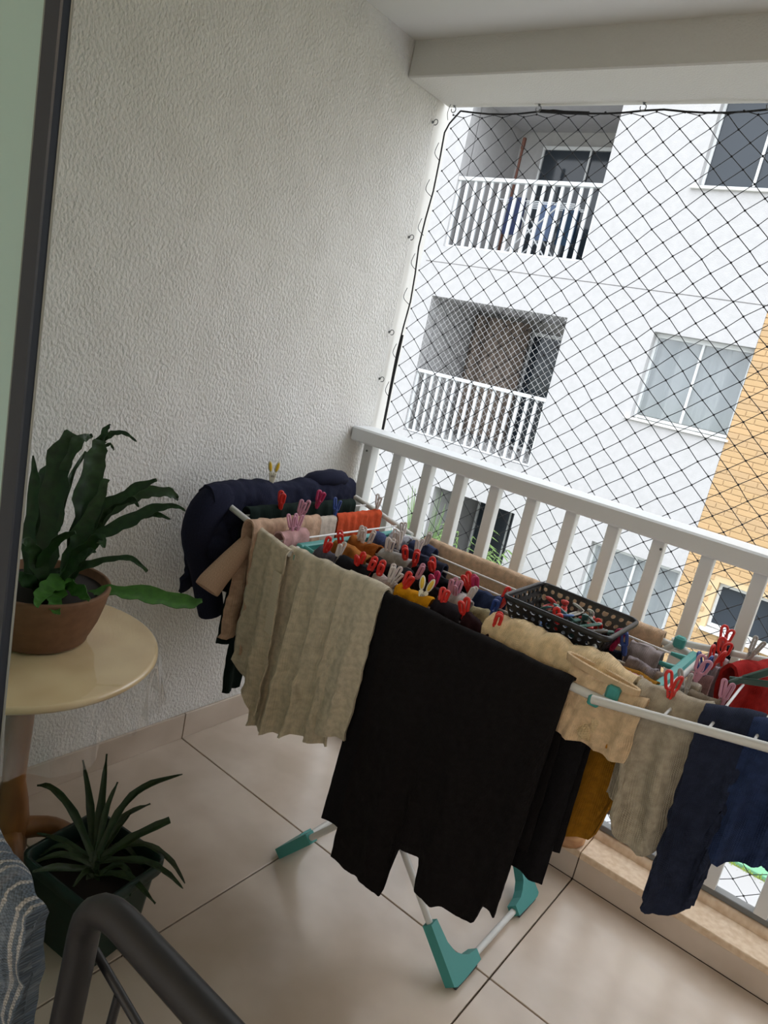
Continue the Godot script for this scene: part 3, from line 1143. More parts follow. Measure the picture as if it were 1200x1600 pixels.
func build_laundry() -> void:
	var F := Vector3(0, 0, 1)
	var X := Vector3(1, 0, 0)
	# --- left wing
	var g1 := cloth("sweatshirt", "thick navy sweatshirt hanging over the airer wing next to the roughcast wall", Color(0.15, 0.16, 0.235), Vector3(0.19, 0.905, 0.13), Vector3(0.19, 0.905, 0.72), X, {"r": 0.032, "lf": 0.16, "lb": func(u): return 0.34 + 0.05 * sin(u * 5.0), "amp": 0.010, "k": 2.2, "seed": 3, "th": 0.012, "crumple": 0.03, "flare_b": 0.03})
	var hood := MB.new()
	var hr := []
	for i in 9:
		var u := i / 8.0
		hr.append(Vector3(0.17 + 0.03 * sin(u * PI), 0.93 + 0.02 * sin(u * PI), 0.34 - 0.20 * u))
	hood.tube(hr, [0.01, 0.028, 0.032, 0.03, 0.034, 0.03, 0.032, 0.026, 0.008], 12, false, 0.8)
	part(g1, "hood", hood, g1.material_override)
	var slv := MB.new()
	slv.tube(arc([Vector3(0.20, 0.915, 0.64), Vector3(0.19, 0.88, 0.70), Vector3(0.185, 0.80, 0.725), Vector3(0.19, 0.70, 0.69), Vector3(0.20, 0.56, 0.645)], 4), [0.02, 0.032, 0.04, 0.044, 0.046, 0.046, 0.045, 0.043, 0.042, 0.04, 0.039, 0.038, 0.037, 0.036, 0.036, 0.035, 0.034], 14, false, 1.1)
	part(g1, "sleeve", slv, g1.material_override)
	cloth("trousers", "dark green trousers with gathered waist on the airer wing", Color(0.10, 0.15, 0.135), Vector3(0.272, 0.882, 0.20), Vector3(0.272, 0.882, 0.645), X, {"r": 0.014, "lf": func(u): return 0.46 + 0.07 * step_at(u, 0.86), "lb": 0.40, "amp": 0.008, "k": 9.0, "seed": 5, "th": 0.006, "crumple": 0.006})
	var g3 := cloth("sweater", "peach beige sweater with hanging sleeve on the airer wing", Color(0.80, 0.67, 0.575), Vector3(0.345, 0.868, 0.44), Vector3(0.345, 0.868, 0.70), X, {"r": 0.016, "lf": func(u): return 0.30 + 0.08 * u, "lb": 0.33, "amp": 0.010, "k": 5.0, "seed": 8, "th": 0.006, "crumple": 0.012})
	var sl := MB.new()
	sl.tube(arc([Vector3(0.33, 0.83, 0.67), Vector3(0.315, 0.77, 0.71), Vector3(0.31, 0.72, 0.755), Vector3(0.31, 0.695, 0.775)], 4), [0.018, 0.02, 0.022, 0.024, 0.026, 0.027, 0.028, 0.029, 0.03, 0.031, 0.031, 0.031, 0.03], 12, false, 1.15)
	part(g3, "sleeve", sl, g3.material_override)
	cloth("undershirt", "off white ribbed top between the peach sweater and coral cloth", Color(0.80, 0.75, 0.70), Vector3(0.345, 0.866, 0.365), Vector3(0.345, 0.866, 0.445), X, {"r": 0.011, "lf": 0.16, "lb": 0.14, "amp": 0.005, "k": 4.0, "seed": 9})
	cloth("blouse", "coral orange gathered blouse at the far end of the airer wing", Color(0.80, 0.33, 0.20), Vector3(0.345, 0.868, 0.15), Vector3(0.345, 0.868, 0.36), X, {"r": 0.013, "lf": 0.17, "lb": 0.15, "amp": 0.006, "k": 7.0, "seed": 10, "crumple": 0.01})
	cloth("bra", "pale pink small garment tucked beside the airer wing tube", Color(0.78, 0.62, 0.62), Vector3(0.405, 0.855, 0.55), Vector3(0.405, 0.855, 0.645), X, {"r": 0.016, "lf": 0.11, "lb": 0.10, "amp": 0.008, "k": 2.0, "seed": 12, "crumple": 0.015})
	# --- near tube
	cloth("shirt", "pale sage linen shirt hanging below the airer wing tube", Color(0.78, 0.735, 0.65), Vector3(0.355, 0.858, 0.672), Vector3(0.475, 0.838, 0.672), F, {"r": 0.012, "lf": func(u): return 0.33 + 0.14 * u, "lb": 0.3, "amp": 0.010, "k": 2.0, "seed": 14, "shift_f": 0.0, "flare_f": 0.01, "crumple": 0.012})
	var g5 := cloth("linen_trousers", "sage cream linen trousers folded over the near tube of the airer", Color(0.80, 0.76, 0.68), Vector3(0.452, 0.836, 0.642), Vector3(0.70, 0.836, 0.642), F, {"r": 0.0135, "lf": func(u): return 0.495 - 0.075 * u + 0.006 * sin(u * 7.0), "lb": 0.36, "amp": 0.014, "k": 3.4, "seed": 15, "th": 0.006, "flare_f": 0.022, "crumple": 0.012})
	part(g5, "trouser_leg", drape(Vector3(0.652, 0.837, 0.643), Vector3(0.767, 0.837, 0.643), F, {"r": 0.02, "lf": func(u): return 0.395 - 0.03 * u, "lb": 0.34, "amp": 0.009, "k": 1.3, "seed": 16, "th": 0.006, "flare_f": 0.03, "crumple": 0.012}), g5.material_override)
	var tab := []
	for j in 9:
		var f := j / 8.0
		tab.append(PackedVector3Array([Vector3(0.452 + 0.012 * f, 0.79 - 0.16 * f, 0.692 + 0.006 * f), Vector3(0.482 + 0.012 * f, 0.79 - 0.16 * f, 0.697 + 0.006 * f)]))
	var tb := MB.new()
	tb.shell(tab, 0.005)
	part(g5, "belt_tab", tb, g5.material_override)
	cloth("leggings", "black leggings hanging beside the sage trousers on the near tube", Color(0.095, 0.093, 0.105), Vector3(0.764, 0.832, 0.641), Vector3(0.87, 0.832, 0.641), F, {"shift_f": -0.034, "r": 0.011, "lf": func(u): return 0.615 - 0.01 * u, "lb": 0.3, "amp": 0.002, "k": 1.5, "seed": 17, "flare_f": 0.0, "crumple": 0.002})
	cloth("trousers", "wide black trousers folded over the near tube, legs almost touching the floor", Color(0.105, 0.095, 0.10), Vector3(0.79, 0.834, 0.641), Vector3(1.236, 0.834, 0.641), F, {"r": 0.0135, "lf": black_hem, "lb": 0.4, "amp": 0.009, "k": 2.6, "seed": 18, "nu": 110, "th": 0.005, "flare_f": 0.022, "taper_f": 0.03, "crumple": 0.006})
	cloth("skirt", "black skirt hanging behind the wide black trousers under the cream towel", Color(0.10, 0.095, 0.105), Vector3(1.03, 0.842, 0.585), Vector3(1.285, 0.842, 0.585), F, {"r": 0.012, "lf": func(u): return 0.585 - 0.105 * smoothstep(0.52, 0.60, u) - 0.015 * u, "lb": 0.4, "amp": 0.007, "k": 2.4, "seed": 19, "flare_f": 0.004, "flare_b": 0.004})
	# --- cream towel, beige trousers, mustard
	cloth("towel", "bulky cream terry towel over the middle wires beside the basket", Color(0.89, 0.79, 0.63), Vector3(1.0, 0.848, 0.565), Vector3(1.33, 0.838, 0.565), F, {"r": 0.038, "lf": 0.10, "lb": 0.09, "amp": 0.008, "k": 1.6, "seed": 22, "th": 0.014, "crumple": 0.04, "weave": 1.2})
	var g8 := cloth("trousers", "beige trousers with loose waistband behind the near tube corner", Color(0.86, 0.75, 0.61), Vector3(1.215, 0.846, 0.612), Vector3(1.372, 0.842, 0.612), F, {"r": 0.014, "lf": func(u): return 0.115 + 0.0 * u, "lb": 0.10, "amp": 0.008, "k": 1.6, "seed": 23, "th": 0.006, "crumple": 0.02})
	var wb := []
	for j in 3:
		var row := PackedVector3Array()
		for i in 33:
			var an := PI * i / 16.0
			row.append(Vector3(1.275 + 0.075 * cos(an), 0.862 + 0.008 * j - 0.006 * cos(an), 0.607 + 0.014 * sin(an) + 0.002 * j))
		wb.append(row)
	var wbm := MB.new()
	wbm.shell(wb, 0.005)
	part(g8, "waistband", wbm, g8.material_override)
	cloth("pullover", "mustard yellow pullover hanging under the beige trousers", Color(0.60, 0.415, 0.105), Vector3(1.225, 0.838, 0.48), Vector3(1.352, 0.838, 0.48), F, {"r": 0.014, "lf": func(u): return 0.31 + 0.07 * smoothstep(0.0, 0.5, u) - 0.12 * smoothstep(0.7, 1.0, u), "lb": 0.3, "amp": 0.012, "k": 1.7, "seed": 25, "flare_f": 0.02, "crumple": 0.015})
	cloth("blouse", "grey mauve cloth hem hanging behind the mustard pullover", Color(0.55, 0.49, 0.46), Vector3(1.285, 0.838, 0.41), Vector3(1.345, 0.838, 0.41), F, {"r": 0.010, "lf": 0.34, "lb": 0.3, "amp": 0.006, "k": 1.3, "seed": 26})
	# --- right wing
	cloth("polo_shirt", "grey sage shirt bunched on the right airer wing", Color(0.70, 0.66, 0.585), Vector3(1.338, 0.858, 0.578), Vector3(1.47, 0.868, 0.578), F, {"shift_f": 0.028, "r": 0.022, "lf": func(u): return 0.24 + 0.06 * sin(u * PI), "lb": 0.25, "amp": 0.014, "k": 1.8, "seed": 28, "th": 0.006, "flare_f": 0.012, "crumple": 0.02})
	cloth("shorts", "taupe cloth hanging beside the grey sage shirt", Color(0.47, 0.42, 0.36), Vector3(1.42, 0.868, 0.53), Vector3(1.475, 0.872, 0.53), F, {"r": 0.016, "lf": 0.27, "lb": 0.2, "amp": 0.008, "k": 1.4, "seed": 29, "crumple": 0.012})
	cloth("jogging_trousers", "long navy jogging trousers folded over the right airer wing", Color(0.165, 0.19, 0.265), Vector3(1.462, 0.872, 0.60), Vector3(1.556, 0.893, 0.585), F, {"shift_f": 0.018, "r": 0.020, "lf": func(u): return 0.385 + 0.012 * sin(u * 6.0) - 0.22 * smoothstep(0.6, 1.0, u), "lb": 0.4, "amp": 0.013, "k": 1.3, "seed": 31, "th": 0.010, "flare_f": 0.02, "crumple": 0.02})
	cloth("jogging_trousers", "shorter navy blue jogging trousers at the outer tube of the right wing", Color(0.17, 0.225, 0.36), Vector3(1.54, 0.892, 0.60), Vector3(1.66, 0.905, 0.60), F, {"r": 0.018, "lf": func(u): return 0.235 + 0.02 * sin(u * 6.0), "lb": 0.25, "amp": 0.011, "k": 2.0, "seed": 32, "th": 0.008, "flare_f": 0.015, "crumple": 0.02})
	cloth("jacket", "red jacket hanging deep in the right airer wing", Color(0.62, 0.13, 0.12), Vector3(1.455, 0.888, 0.36), Vector3(1.555, 0.905, 0.20), Vector3(0.85, 0, 0.53), {"r": 0.022, "lf": 0.33, "lb": 0.3, "amp": 0.012, "k": 2.0, "seed": 34, "th": 0.008, "crumple": 0.02})
	cloth("sock", "long dark navy sock hanging from the far tube of the right wing", Color(0.11, 0.115, 0.15), Vector3(1.378, 0.862, 0.13), Vector3(1.42, 0.868, 0.13), F, {"r": 0.011, "lf": 0.17, "lb": 0.15, "amp": 0.003, "k": 1.0, "seed": 35})
	# --- far tube towel
	cloth("bath_towel", "long peach bath towel folded over the far tube beside the railing", Color(0.89, 0.765, 0.65), Vector3(0.535, 0.842, 0.145), Vector3(1.27, 0.842, 0.145), F, {"r": 0.014, "lf": 0.26, "lb": 0.30, "amp": 0.004, "k": 3.0, "seed": 37, "nu": 60, "flare_f": 0.004, "weave": 2.0})
	# --- small pieces on the middle wires: wire, x0, x1, length, colour, name, label
	small = [
		[0, 0.46, 0.53, 0.10, Color(0.74, 0.74, 0.78), "sock", "white sock on the far middle wire by the teal end bar"],
		[0, 0.54, 0.62, 0.09, Color(0.22, 0.25, 0.36), "underwear", "navy patterned underwear on the far middle wire"],
		[1, 0.47, 0.55, 0.09, Color(0.26, 0.29, 0.42), "underwear", "blue grey underwear pegged by white pegs near the teal end bar"],
		[1, 0.57, 0.72, 0.12, Color(0.17, 0.18, 0.25), "t_shirt", "dark navy t-shirt bunched over the second middle wire"],
		[2, 0.46, 0.56, 0.09, Color(0.62, 0.36, 0.16), "underwear", "rust brown underwear on the middle wire near the teal end bar"],
		[2, 0.57, 0.67, 0.10, Color(0.62, 0.61, 0.60), "top", "grey striped top lying over the middle wire"],
		[2, 0.68, 0.84, 0.14, Color(0.085, 0.085, 0.105), "t_shirt", "black t-shirt spread over the middle wire"],
		[3, 0.48, 0.60, 0.09, Color(0.66, 0.42, 0.20), "underwear", "ochre underwear gathered on the fourth wire"],
		[3, 0.62, 0.73, 0.10, Color(0.09, 0.085, 0.10), "sock", "black printed sock on the fourth wire"],
		[3, 0.745, 0.83, 0.10, Color(0.13, 0.11, 0.13), "underwear", "charcoal underwear on the fourth wire beside a magenta peg"],
		[3, 0.845, 0.91, 0.08, Color(0.72, 0.69, 0.69), "bra", "grey white lace bra standing up on the fourth wire"],
		[2, 0.86, 0.95, 0.10, Color(0.15, 0.19, 0.30), "underwear", "blue underwear with white edge on the middle wire"],
		[3, 0.92, 0.99, 0.09, Color(0.62, 0.58, 0.46), "sock", "pale sage sock on the fourth wire beside the blue peg"],
		[4, 0.50, 0.57, 0.08, Color(0.30, 0.29, 0.33), "sock", "dark grey sock on the nearest wire by the sage trousers"],
		[4, 0.58, 0.68, 0.09, Color(0.10, 0.10, 0.12), "sock", "black sock with small print on the nearest wire"],
		[4, 0.69, 0.75, 0.08, Color(0.68, 0.62, 0.60), "sock", "white sock with red band on the nearest wire"],
		[4, 0.765, 0.86, 0.09, Color(0.80, 0.55, 0.08), "sock", "mustard yellow sock on the nearest wire under the rabbit peg"],
		[4, 0.87, 0.945, 0.09, Color(0.13, 0.11, 0.13), "sock", "charcoal sock on the nearest wire between red pegs"],
		[4, 0.95, 1.02, 0.10, Color(0.17, 0.09, 0.105), "underwear", "dark maroon underwear on the nearest wire beside the cream towel"],
		[2, 1.16, 1.25, 0.10, Color(0.11, 0.13, 0.19), "underwear", "navy underwear on the middle wire in front of the basket"],
		[1, 1.24, 1.31, 0.09, Color(0.60, 0.56, 0.56), "sock", "ribbed grey sock on the second wire right of the basket"],
		[2, 1.265, 1.33, 0.09, Color(0.56, 0.52, 0.53), "sock", "grey mauve sock on the middle wire right of the basket"],
		[3, 1.235, 1.28, 0.08, Color(0.72, 0.50, 0.18), "sock", "mustard sock tucked behind the cream towel"],
		[3, 1.285, 1.315, 0.10, Color(0.72, 0.52, 0.55), "sock", "pink sock on the fourth wire right of the basket"],
		[4, 1.305, 1.345, 0.09, Color(0.76, 0.52, 0.17), "sock", "mustard sock by the teal end bar at the right"],
		[3, 1.32, 1.345, 0.09, Color(0.66, 0.60, 0.55), "sock", "beige sock by the teal end bar at the right"],
	]
	var i := 0
	for s in small:
		var z: float = WZ[s[0]]
		cloth(s[5], s[6], s[4], Vector3(s[1], RY + 0.006, z), Vector3(s[2], RY + 0.006, z), F, {"r": 0.015 + 0.004 * (i % 3), "lf": s[3], "lb": s[3] * 0.9, "amp": 0.008, "k": 2.5, "seed": 200 + i, "crumple": 0.03, "flare_f": 0.01, "flare_b": 0.01, "nu": 14}, "small laundry on the middle wires")
		i += 1
	var wing := [
		[Vector3(1.405, 0.862, 0.47), Color(0.64, 0.60, 0.55), "pale grey sock hanging beside the red ring peg on the right wing"],
		[Vector3(1.412, 0.864, 0.40), Color(0.56, 0.44, 0.44), "dusty pink sock on the inner wire of the right wing"],
		[Vector3(1.408, 0.864, 0.32), Color(0.60, 0.58, 0.62), "grey patterned sock on the inner wire of the right wing"],
		[Vector3(1.412, 0.864, 0.25), Color(0.68, 0.64, 0.66), "pale lilac sock on the inner wire of the right wing"],
	]
	for w in wing:
		cloth("sock", w[2], w[1], w[0] + Vector3(-0.022, 0, 0), w[0] + Vector3(0.022, 0.004, 0), F, {"r": 0.012, "lf": 0.15, "lb": 0.12, "amp": 0.006, "k": 1.2, "seed": 300 + i, "crumple": 0.015, "nu": 10}, "socks on the right wing")
		i += 1

func step_at(u: float, e: float) -> float:
	return smoothstep(e - 0.02, e + 0.02, u)

func black_hem(u: float) -> float:
	var x := 0.79 + 0.446 * u
	var y := 0.155
	y = lerp(y, 0.305, smoothstep(0.955, 0.975, x))
	y = lerp(y, 0.225, smoothstep(1.02, 1.035, x))
	y = lerp(y, 0.245, smoothstep(1.09, 1.12, x))
	y = lerp(y, 0.30, smoothstep(1.185, 1.2, x))
	return 0.834 - y + 0.006 * sin(x * 40.0)

# ------------------------------------------------------------------ pegs
var peg_shapes := {}
var small := []

func ringpath(w: float, h: float, y0: float, z: float) -> Array:
	var o := []
	for k in 16:
		var an := TAU * k / 16.0
		o.append(Vector3(cos(an) * w, y0 + h * 0.5 + sin(an) * w + (h * 0.5 - w) * (1.0 if sin(an) >= 0.0 else -1.0), z))
	return o

func peg(kind: String, col: Color, label: String, group: String) -> Node3D:
	if not peg_shapes.has(kind):
		var m := MB.new()
		match kind:
			"loop":
				m.tube(ringpath(0.0055, 0.03, 0.003, 0.0), 0.0036, 6, true, 1.1)
				m.box(Vector3(0, -0.004, 0), Vector3(0.0125, 0.026, 0.007), 0.003)
				m.ball(Vector3(0, -0.017, 0), Vector3(0.0055, 0.005, 0.004), 8, 6)
			"slot":
				m.tube(ringpath(0.0042, 0.034, 0.002, 0.0), 0.0021, 6, true, 1.5)
				m.box(Vector3(0, -0.006, 0), Vector3(0.009, 0.024, 0.0042), 0.0015)
			"ring":
				m.tube(ringpath(0.0085, 0.034, 0.004, 0.0), 0.0027, 6, true, 1.3)
				m.box(Vector3(0, -0.004, 0), Vector3(0.012, 0.02, 0.005), 0.002)
				m.tube([Vector3(0, -0.012, 0), Vector3(0.004, -0.024, 0.001)], 0.0032, 6)
			"long":
				m.box(Vector3(0, 0.02, 0), Vector3(0.015, 0.06, 0.0045), 0.002)
				m.box(Vector3(0, -0.022, 0), Vector3(0.012, 0.03, 0.006), 0.002)
			"rabbit":
				m.ball(Vector3(0, 0.026, 0), Vector3(0.0072, 0.018, 0.0026), 12, 8)
				m.box(Vector3(0, -0.008, 0), Vector3(0.011, 0.034, 0.004), 0.002)
		peg_shapes[kind] = m.mesh()
		var s := MB.new()
		for c in 3:
			var ring := []
			for k in 10:
				var an := TAU * k / 10.0
				ring.append(Vector3((c - 1) * 0.0035, -0.002 + 0.0035 * cos(an), 0.0035 * sin(an)))
			s.tube(ring, 0.0008, 4, true)
		peg_shapes["spring"] = s.mesh()
		var inner := MB.new()
		inner.ball(Vector3(0, 0.026, 0.0018), Vector3(0.0045, 0.014, 0.0022), 10, 6)
		peg_shapes["ear"] = inner.mesh()
	var key := "peg" + col.to_html()
	if not M.has(key):
		M[key] = mat(col, 0.4)
	var t := thing("clothes_peg", label, "peg", Vector3.ZERO, group)
	var open := 0.22 if kind != "long" else 0.30
	for sg in [-1.0, 1.0]:
		var p: MeshInstance3D
		if kind == "rabbit":
			p = part(t, "prong", peg_shapes[kind], M["peg" + Color(0.86, 0.84, 0.76).to_html()] if M.has("peg" + Color(0.86, 0.84, 0.76).to_html()) else mat(Color(0.86, 0.84, 0.76), 0.4))
			part(p, "inner_ear", peg_shapes["ear"], M[key])
			p.rotation = Vector3(0, 0, -sg * 0.2)
			p.position = Vector3(sg * 0.005, 0, 0)
		else:
			p = part(t, "prong", peg_shapes[kind], M[key])
			p.rotation = Vector3(sg * open, 0, 0)
			p.position = Vector3(0, 0, sg * 0.005)
	part(t, "spring", peg_shapes["spring"], M.hook)
	return t

func build_pegs() -> void:
	var C := {"red": Color(0.78, 0.17, 0.14), "white": Color(0.78, 0.75, 0.74), "pink": Color(0.74, 0.52, 0.60), "magenta": Color(0.66, 0.14, 0.33), "blue": Color(0.16, 0.26, 0.52), "rabbit": Color(0.86, 0.70, 0.14), "green": Color(0.20, 0.32, 0.29), "grey": Color(0.6, 0.58, 0.56)}
	var L := {"red": "coral red", "white": "white slotted", "pink": "pale pink slotted", "magenta": "magenta", "blue": "dark blue"}
	var list := [["red", 2, 0.649], ["white", 1, 0.542], ["white", 1, 0.556], ["white", 1, 0.621], ["red", 2, 0.681], ["red", 2, 0.739], ["red", 4, 0.701], ["white", 4, 0.733], ["white", 4, 0.746], ["red", 4, 0.779], ["pink", 3, 0.755], ["rabbit", 4, 0.832], ["magenta", 3, 0.803], ["pink", 3, 0.855], ["pink", 3, 0.870], ["red", 4, 0.885], ["white", 3, 0.904], ["red", 2, 0.848], ["magenta", 2, 0.869], ["red", 4, 0.946], ["blue", 3, 0.975], ["red", 2, 0.951], ["red", 4, 1.027], ["red", 3, 1.126], ["red", 2, 1.188], ["magenta", 2, 1.230], ["blue", 2, 1.251], ["red", 3, 0.501], ["white", 2, 0.486], ["white", 2, 0.500], ["red", 4, 0.523], ["white", 4, 0.565], ["white", 2, 0.586], ["white", 2, 0.597], ["red", 4, 0.632], ["red", 4, 0.670], ["white", 2, 0.523], ["white", 0, 0.50], ["white", 0, 0.585]]
	for e in list:
		var c: String = e[0]
		var kind := "rabbit" if c == "rabbit" else ("slot" if c in ["white", "pink"] else "loop")
		var lab := "yellow and white rabbit-eared peg on the mustard sock"
		if c != "rabbit":
			var on := "airer wire"
			var far := 0.05
			for s in small:
				if s[0] == e[1]:
					var gap: float = maxf(maxf(s[1] - e[2], e[2] - s[2]), 0.0)
					if gap < far:
						far = gap
						on = s[6].split(" on ")[0].split(" by ")[0].split(" pegged ")[0].split(" bunched ")[0].split(" lying ")[0].split(" spread ")[0].split(" gathered ")[0].split(" standing ")[0].split(" tucked ")[0]
			if e[1] == 3 and e[2] > 1.0:
				on = "bulky cream terry towel"
			lab = "%s peg clipped on the %s" % [L[c], on]
		var t := peg(kind, C[c], lab, c + " pegs on the middle wires" if c != "rabbit" else "")
		var lift := 0.026
		if e[1] == 3 and e[2] > 1.0:
			lift = 0.06
		if e[1] == 2 and e[2] > 1.15:
			lift = 0.04
		t.position = Vector3(e[2], RY + lift, WZ[e[1]] + 0.004)
		t.rotation = Vector3(rng.randf_range(-0.2, 0.35), rng.randf_range(-0.1, 1.0), rng.randf_range(-0.3, 0.3))
	var wing := [
		["loop", "red", Vector3(0.285, 0.905, 0.535), "red figure-eight peg on the dark green trousers"],
		["loop", "magenta", Vector3(0.29, 0.903, 0.385), "magenta figure-eight peg on the dark green trousers"],
		["rabbit", "rabbit", Vector3(0.20, 0.962, 0.50), "pale yellow rabbit-eared peg on the navy sweatshirt"],
		["slot", "pink", Vector3(0.345, 0.895, 0.52), "pink slotted peg on the peach sweater"],
		["slot", "pink", Vector3(0.345, 0.895, 0.50), "pink slotted peg on the peach sweater"],
		["slot", "pink", Vector3(0.405, 0.878, 0.585), "pink slotted peg on the pale pink garment"],
		["slot", "pink", Vector3(0.405, 0.878, 0.605), "pink slotted peg on the pale pink garment"],
		["slot", "blue", Vector3(0.345, 0.893, 0.365), "blue slotted peg between the ribbed top and coral blouse"],
		["slot", "white", Vector3(0.345, 0.895, 0.165), "white slotted peg at the end of the coral blouse"],
		["ring", "red", Vector3(1.40, 0.888, 0.595), "large red ring peg on the grey sage shirt"],
		["slot", "grey", Vector3(1.412, 0.885, 0.545), "grey slotted peg on the taupe cloth"],
		["ring", "pink", Vector3(1.41, 0.885, 0.43), "pink ring peg on the inner wire of the right wing"],
		["ring", "blue", Vector3(1.412, 0.885, 0.40), "dark blue ring peg on the inner wire of the right wing"],
		["ring", "red", Vector3(1.415, 0.886, 0.33), "red ring peg on the inner wire of the right wing"],
		["ring", "red", Vector3(1.42, 0.892, 0.27), "red ring peg on the inner wire of the right wing"],
		["ring", "red", Vector3(1.40, 0.888, 0.15), "red ring peg beside the long navy sock"],
		["long", "green", Vector3(1.50, 0.925, 0.46), "large dark green peg on the long navy jogging trousers"],
		["slot", "grey", Vector3(1.475, 0.93, 0.30), "grey slotted peg on the red jacket"],
		["slot", "pink", Vector3(1.475, 0.885, 0.51), "pink slotted peg low on the long navy jogging trousers"],
	]
	for w in wing:
		var t := peg(w[0], C[w[1]], w[3], "pegs on the airer wings")
		t.position = w[2]
		t.rotation = Vector3(rng.randf_range(-0.15, 0.15), 1.2 + rng.randf_range(-0.5, 0.3), rng.randf_range(-0.25, 0.25))
		if w[0] == "long":
			t.scale = Vector3(1.25, 1.0, 1.0)
			t.rotation = Vector3(0.5, 0.2, -0.9)

# ------------------------------------------------------------------ basket
func holed_panel(m: MB, p00: Vector3, p10: Vector3, p11: Vector3, p01: Vector3, nx: int, ny: int, out: Vector3) -> void:
	var th := out.normalized() * 0.002
	var at := func(u: float, v: float) -> Vector3:
		return p00.lerp(p10, u).lerp(p01.lerp(p11, u), v)
	for i in nx:
		for j in ny:
			var cu := (i + 0.5) / nx
			var cv := (j + 0.5) / ny
			var rr: float = (0.40 if (i * 2 + j) % 3 == 0 else 0.28)
			if j == 0:
				rr = 0.0
			var inn := []
			var outr := []
			for k in 8:
				var an := TAU * k / 8.0 + PI / 8
				var q := Vector2(cos(an), sin(an))
				var e: Vector2 = q / maxf(absf(q.x), absf(q.y))
				outr.append(at.call(cu + e.x * 0.5 / nx, cv + e.y * 0.5 / ny))
				inn.append(at.call(cu + q.x * rr / nx, cv + q.y * rr / ny))
			# corner points
			for k in 8:
				var k2 := (k + 1) % 8
				m.quad(outr[k] + th, outr[k2] + th, inn[k2] + th, inn[k] + th, out)
				m.quad(outr[k] - th, outr[k2] - th, inn[k2] - th, inn[k] - th, -out)
				if rr > 0.0:
					var c: Vector3 = at.call(cu, cv)
					m.quad(inn[k] + th, inn[k2] + th, inn[k2] - th, inn[k] - th, c - inn[k])
			for s in [Vector2(-1, -1), Vector2(1, -1), Vector2(1, 1), Vector2(-1, 1)]:
				var cc: Vector3 = at.call(cu + s.x * 0.5 / nx, cv + s.y * 0.5 / ny)
				var d := []
				for k in 8:
					var an := TAU * k / 8.0 + PI / 8
					if cos(an) * s.x > 0.0 and sin(an) * s.y > 0.0:
						d.append(outr[k])
				if d.size() == 2:
					m.tri(cc + th, d[0] + th, d[1] + th, out)
					m.tri(cc - th, d[0] - th, d[1] - th, -out)

func build_basket() -> void:
	var dark := mat(Color(0.085, 0.085, 0.095), 0.4)
	var b := Vector3(1.12, 0.842, 0.435)
	var t := thing("peg_basket", "black perforated plastic basket full of pegs on the airer wires", "basket", b)
	var h := 0.07
	var bt := [Vector3(-0.095, 0, 0.07), Vector3(0.095, 0, 0.07), Vector3(0.095, 0, -0.07), Vector3(-0.095, 0, -0.07)]
	var tp := [Vector3(-0.115, h, 0.098), Vector3(0.122, h, 0.098), Vector3(0.122, h, -0.098), Vector3(-0.115, h, -0.098)]
	var nn := [Vector3(0, -0.2, 1), Vector3(1, -0.2, 0), Vector3(0, -0.2, -1), Vector3(-1, -0.2, 0)]
	for s in 4:
		var m := MB.new()
		var s2 := (s + 1) % 4
		holed_panel(m, bt[s], bt[s2], tp[s2], tp[s], 12 if s % 2 == 0 else 8, 4, nn[s])
		part(t, "side", m, dark)
	part(t, "bottom", slab(Vector3(0, 0.002, 0), Vector3(0.19, 0.004, 0.14), 0.001), dark)
	var rim := MB.new()
	var rp := []
	for c in [[0.107, 0.083, 0.0], [-0.10, 0.083, 90.0], [-0.10, -0.083, 180.0], [0.107, -0.083, 270.0]]:
		for k in 5:
			var an := deg_to_rad(c[2] + k * 22.5)
			rp.append(Vector3(c[0] + cos(an) * 0.019, h, c[1] + sin(an) * 0.019))
	rim.tube(rp, 0.0045, 8, true, 1.5)
	part(t, "rim", rim, dark)
	var cols := {"red": Color(0.80, 0.30, 0.28), "white": Color(0.75, 0.74, 0.70), "teal": Color(0.38, 0.55, 0.53), "green": Color(0.24, 0.38, 0.36), "blue": Color(0.35, 0.50, 0.75), "grey": Color(0.42, 0.40, 0.38)}
	var pile := [["red", "loop", -0.055, 0.045, -0.03, 0.2], ["red", "loop", -0.03, 0.047, -0.045, 0.5], ["white", "slot", 0.015, 0.058, -0.02, 0.1], ["white", "slot", 0.04, 0.055, -0.03, 0.35], ["teal", "long", -0.02, 0.040, 0.0, 0.25], ["teal", "long", 0.01, 0.042, 0.02, -0.2], ["green", "long", 0.04, 0.045, 0.005, 0.5], ["teal", "slot", -0.05, 0.040, 0.02, 0.9], ["blue", "ring", 0.0, 0.046, 0.045, 1.2], ["blue", "slot", -0.03, 0.032, 0.05, 0.4], ["grey", "loop", 0.07, 0.035, 0.03, 1.8], ["green", "long", 0.07, 0.035, -0.02, -0.6], ["teal", "slot", 0.055, 0.045, 0.045, 2.2], ["grey", "long", -0.06, 0.02, 0.0, 1.4], ["white", "loop", 0.08, 0.030, 0.05, 0.7], ["grey", "long", 0.0, 0.018, -0.02, 0.1], ["green", "long", 0.03, 0.020, 0.03, 0.9], ["teal", "long", -0.03, 0.018, 0.04, -0.4], ["red", "loop", 0.02, 0.030, -0.055, 1.1]]
	for p in pile:
		var g := peg(p[1], cols[p[0]], "%s peg lying in the black basket" % ["coral red" if p[0] == "red" else p[0]], p[0] + " pegs in the basket")
		g.position = b + Vector3(p[2], p[3] + 0.010, p[4])
		g.rotation = Vector3(1.35, p[5], 0.2)

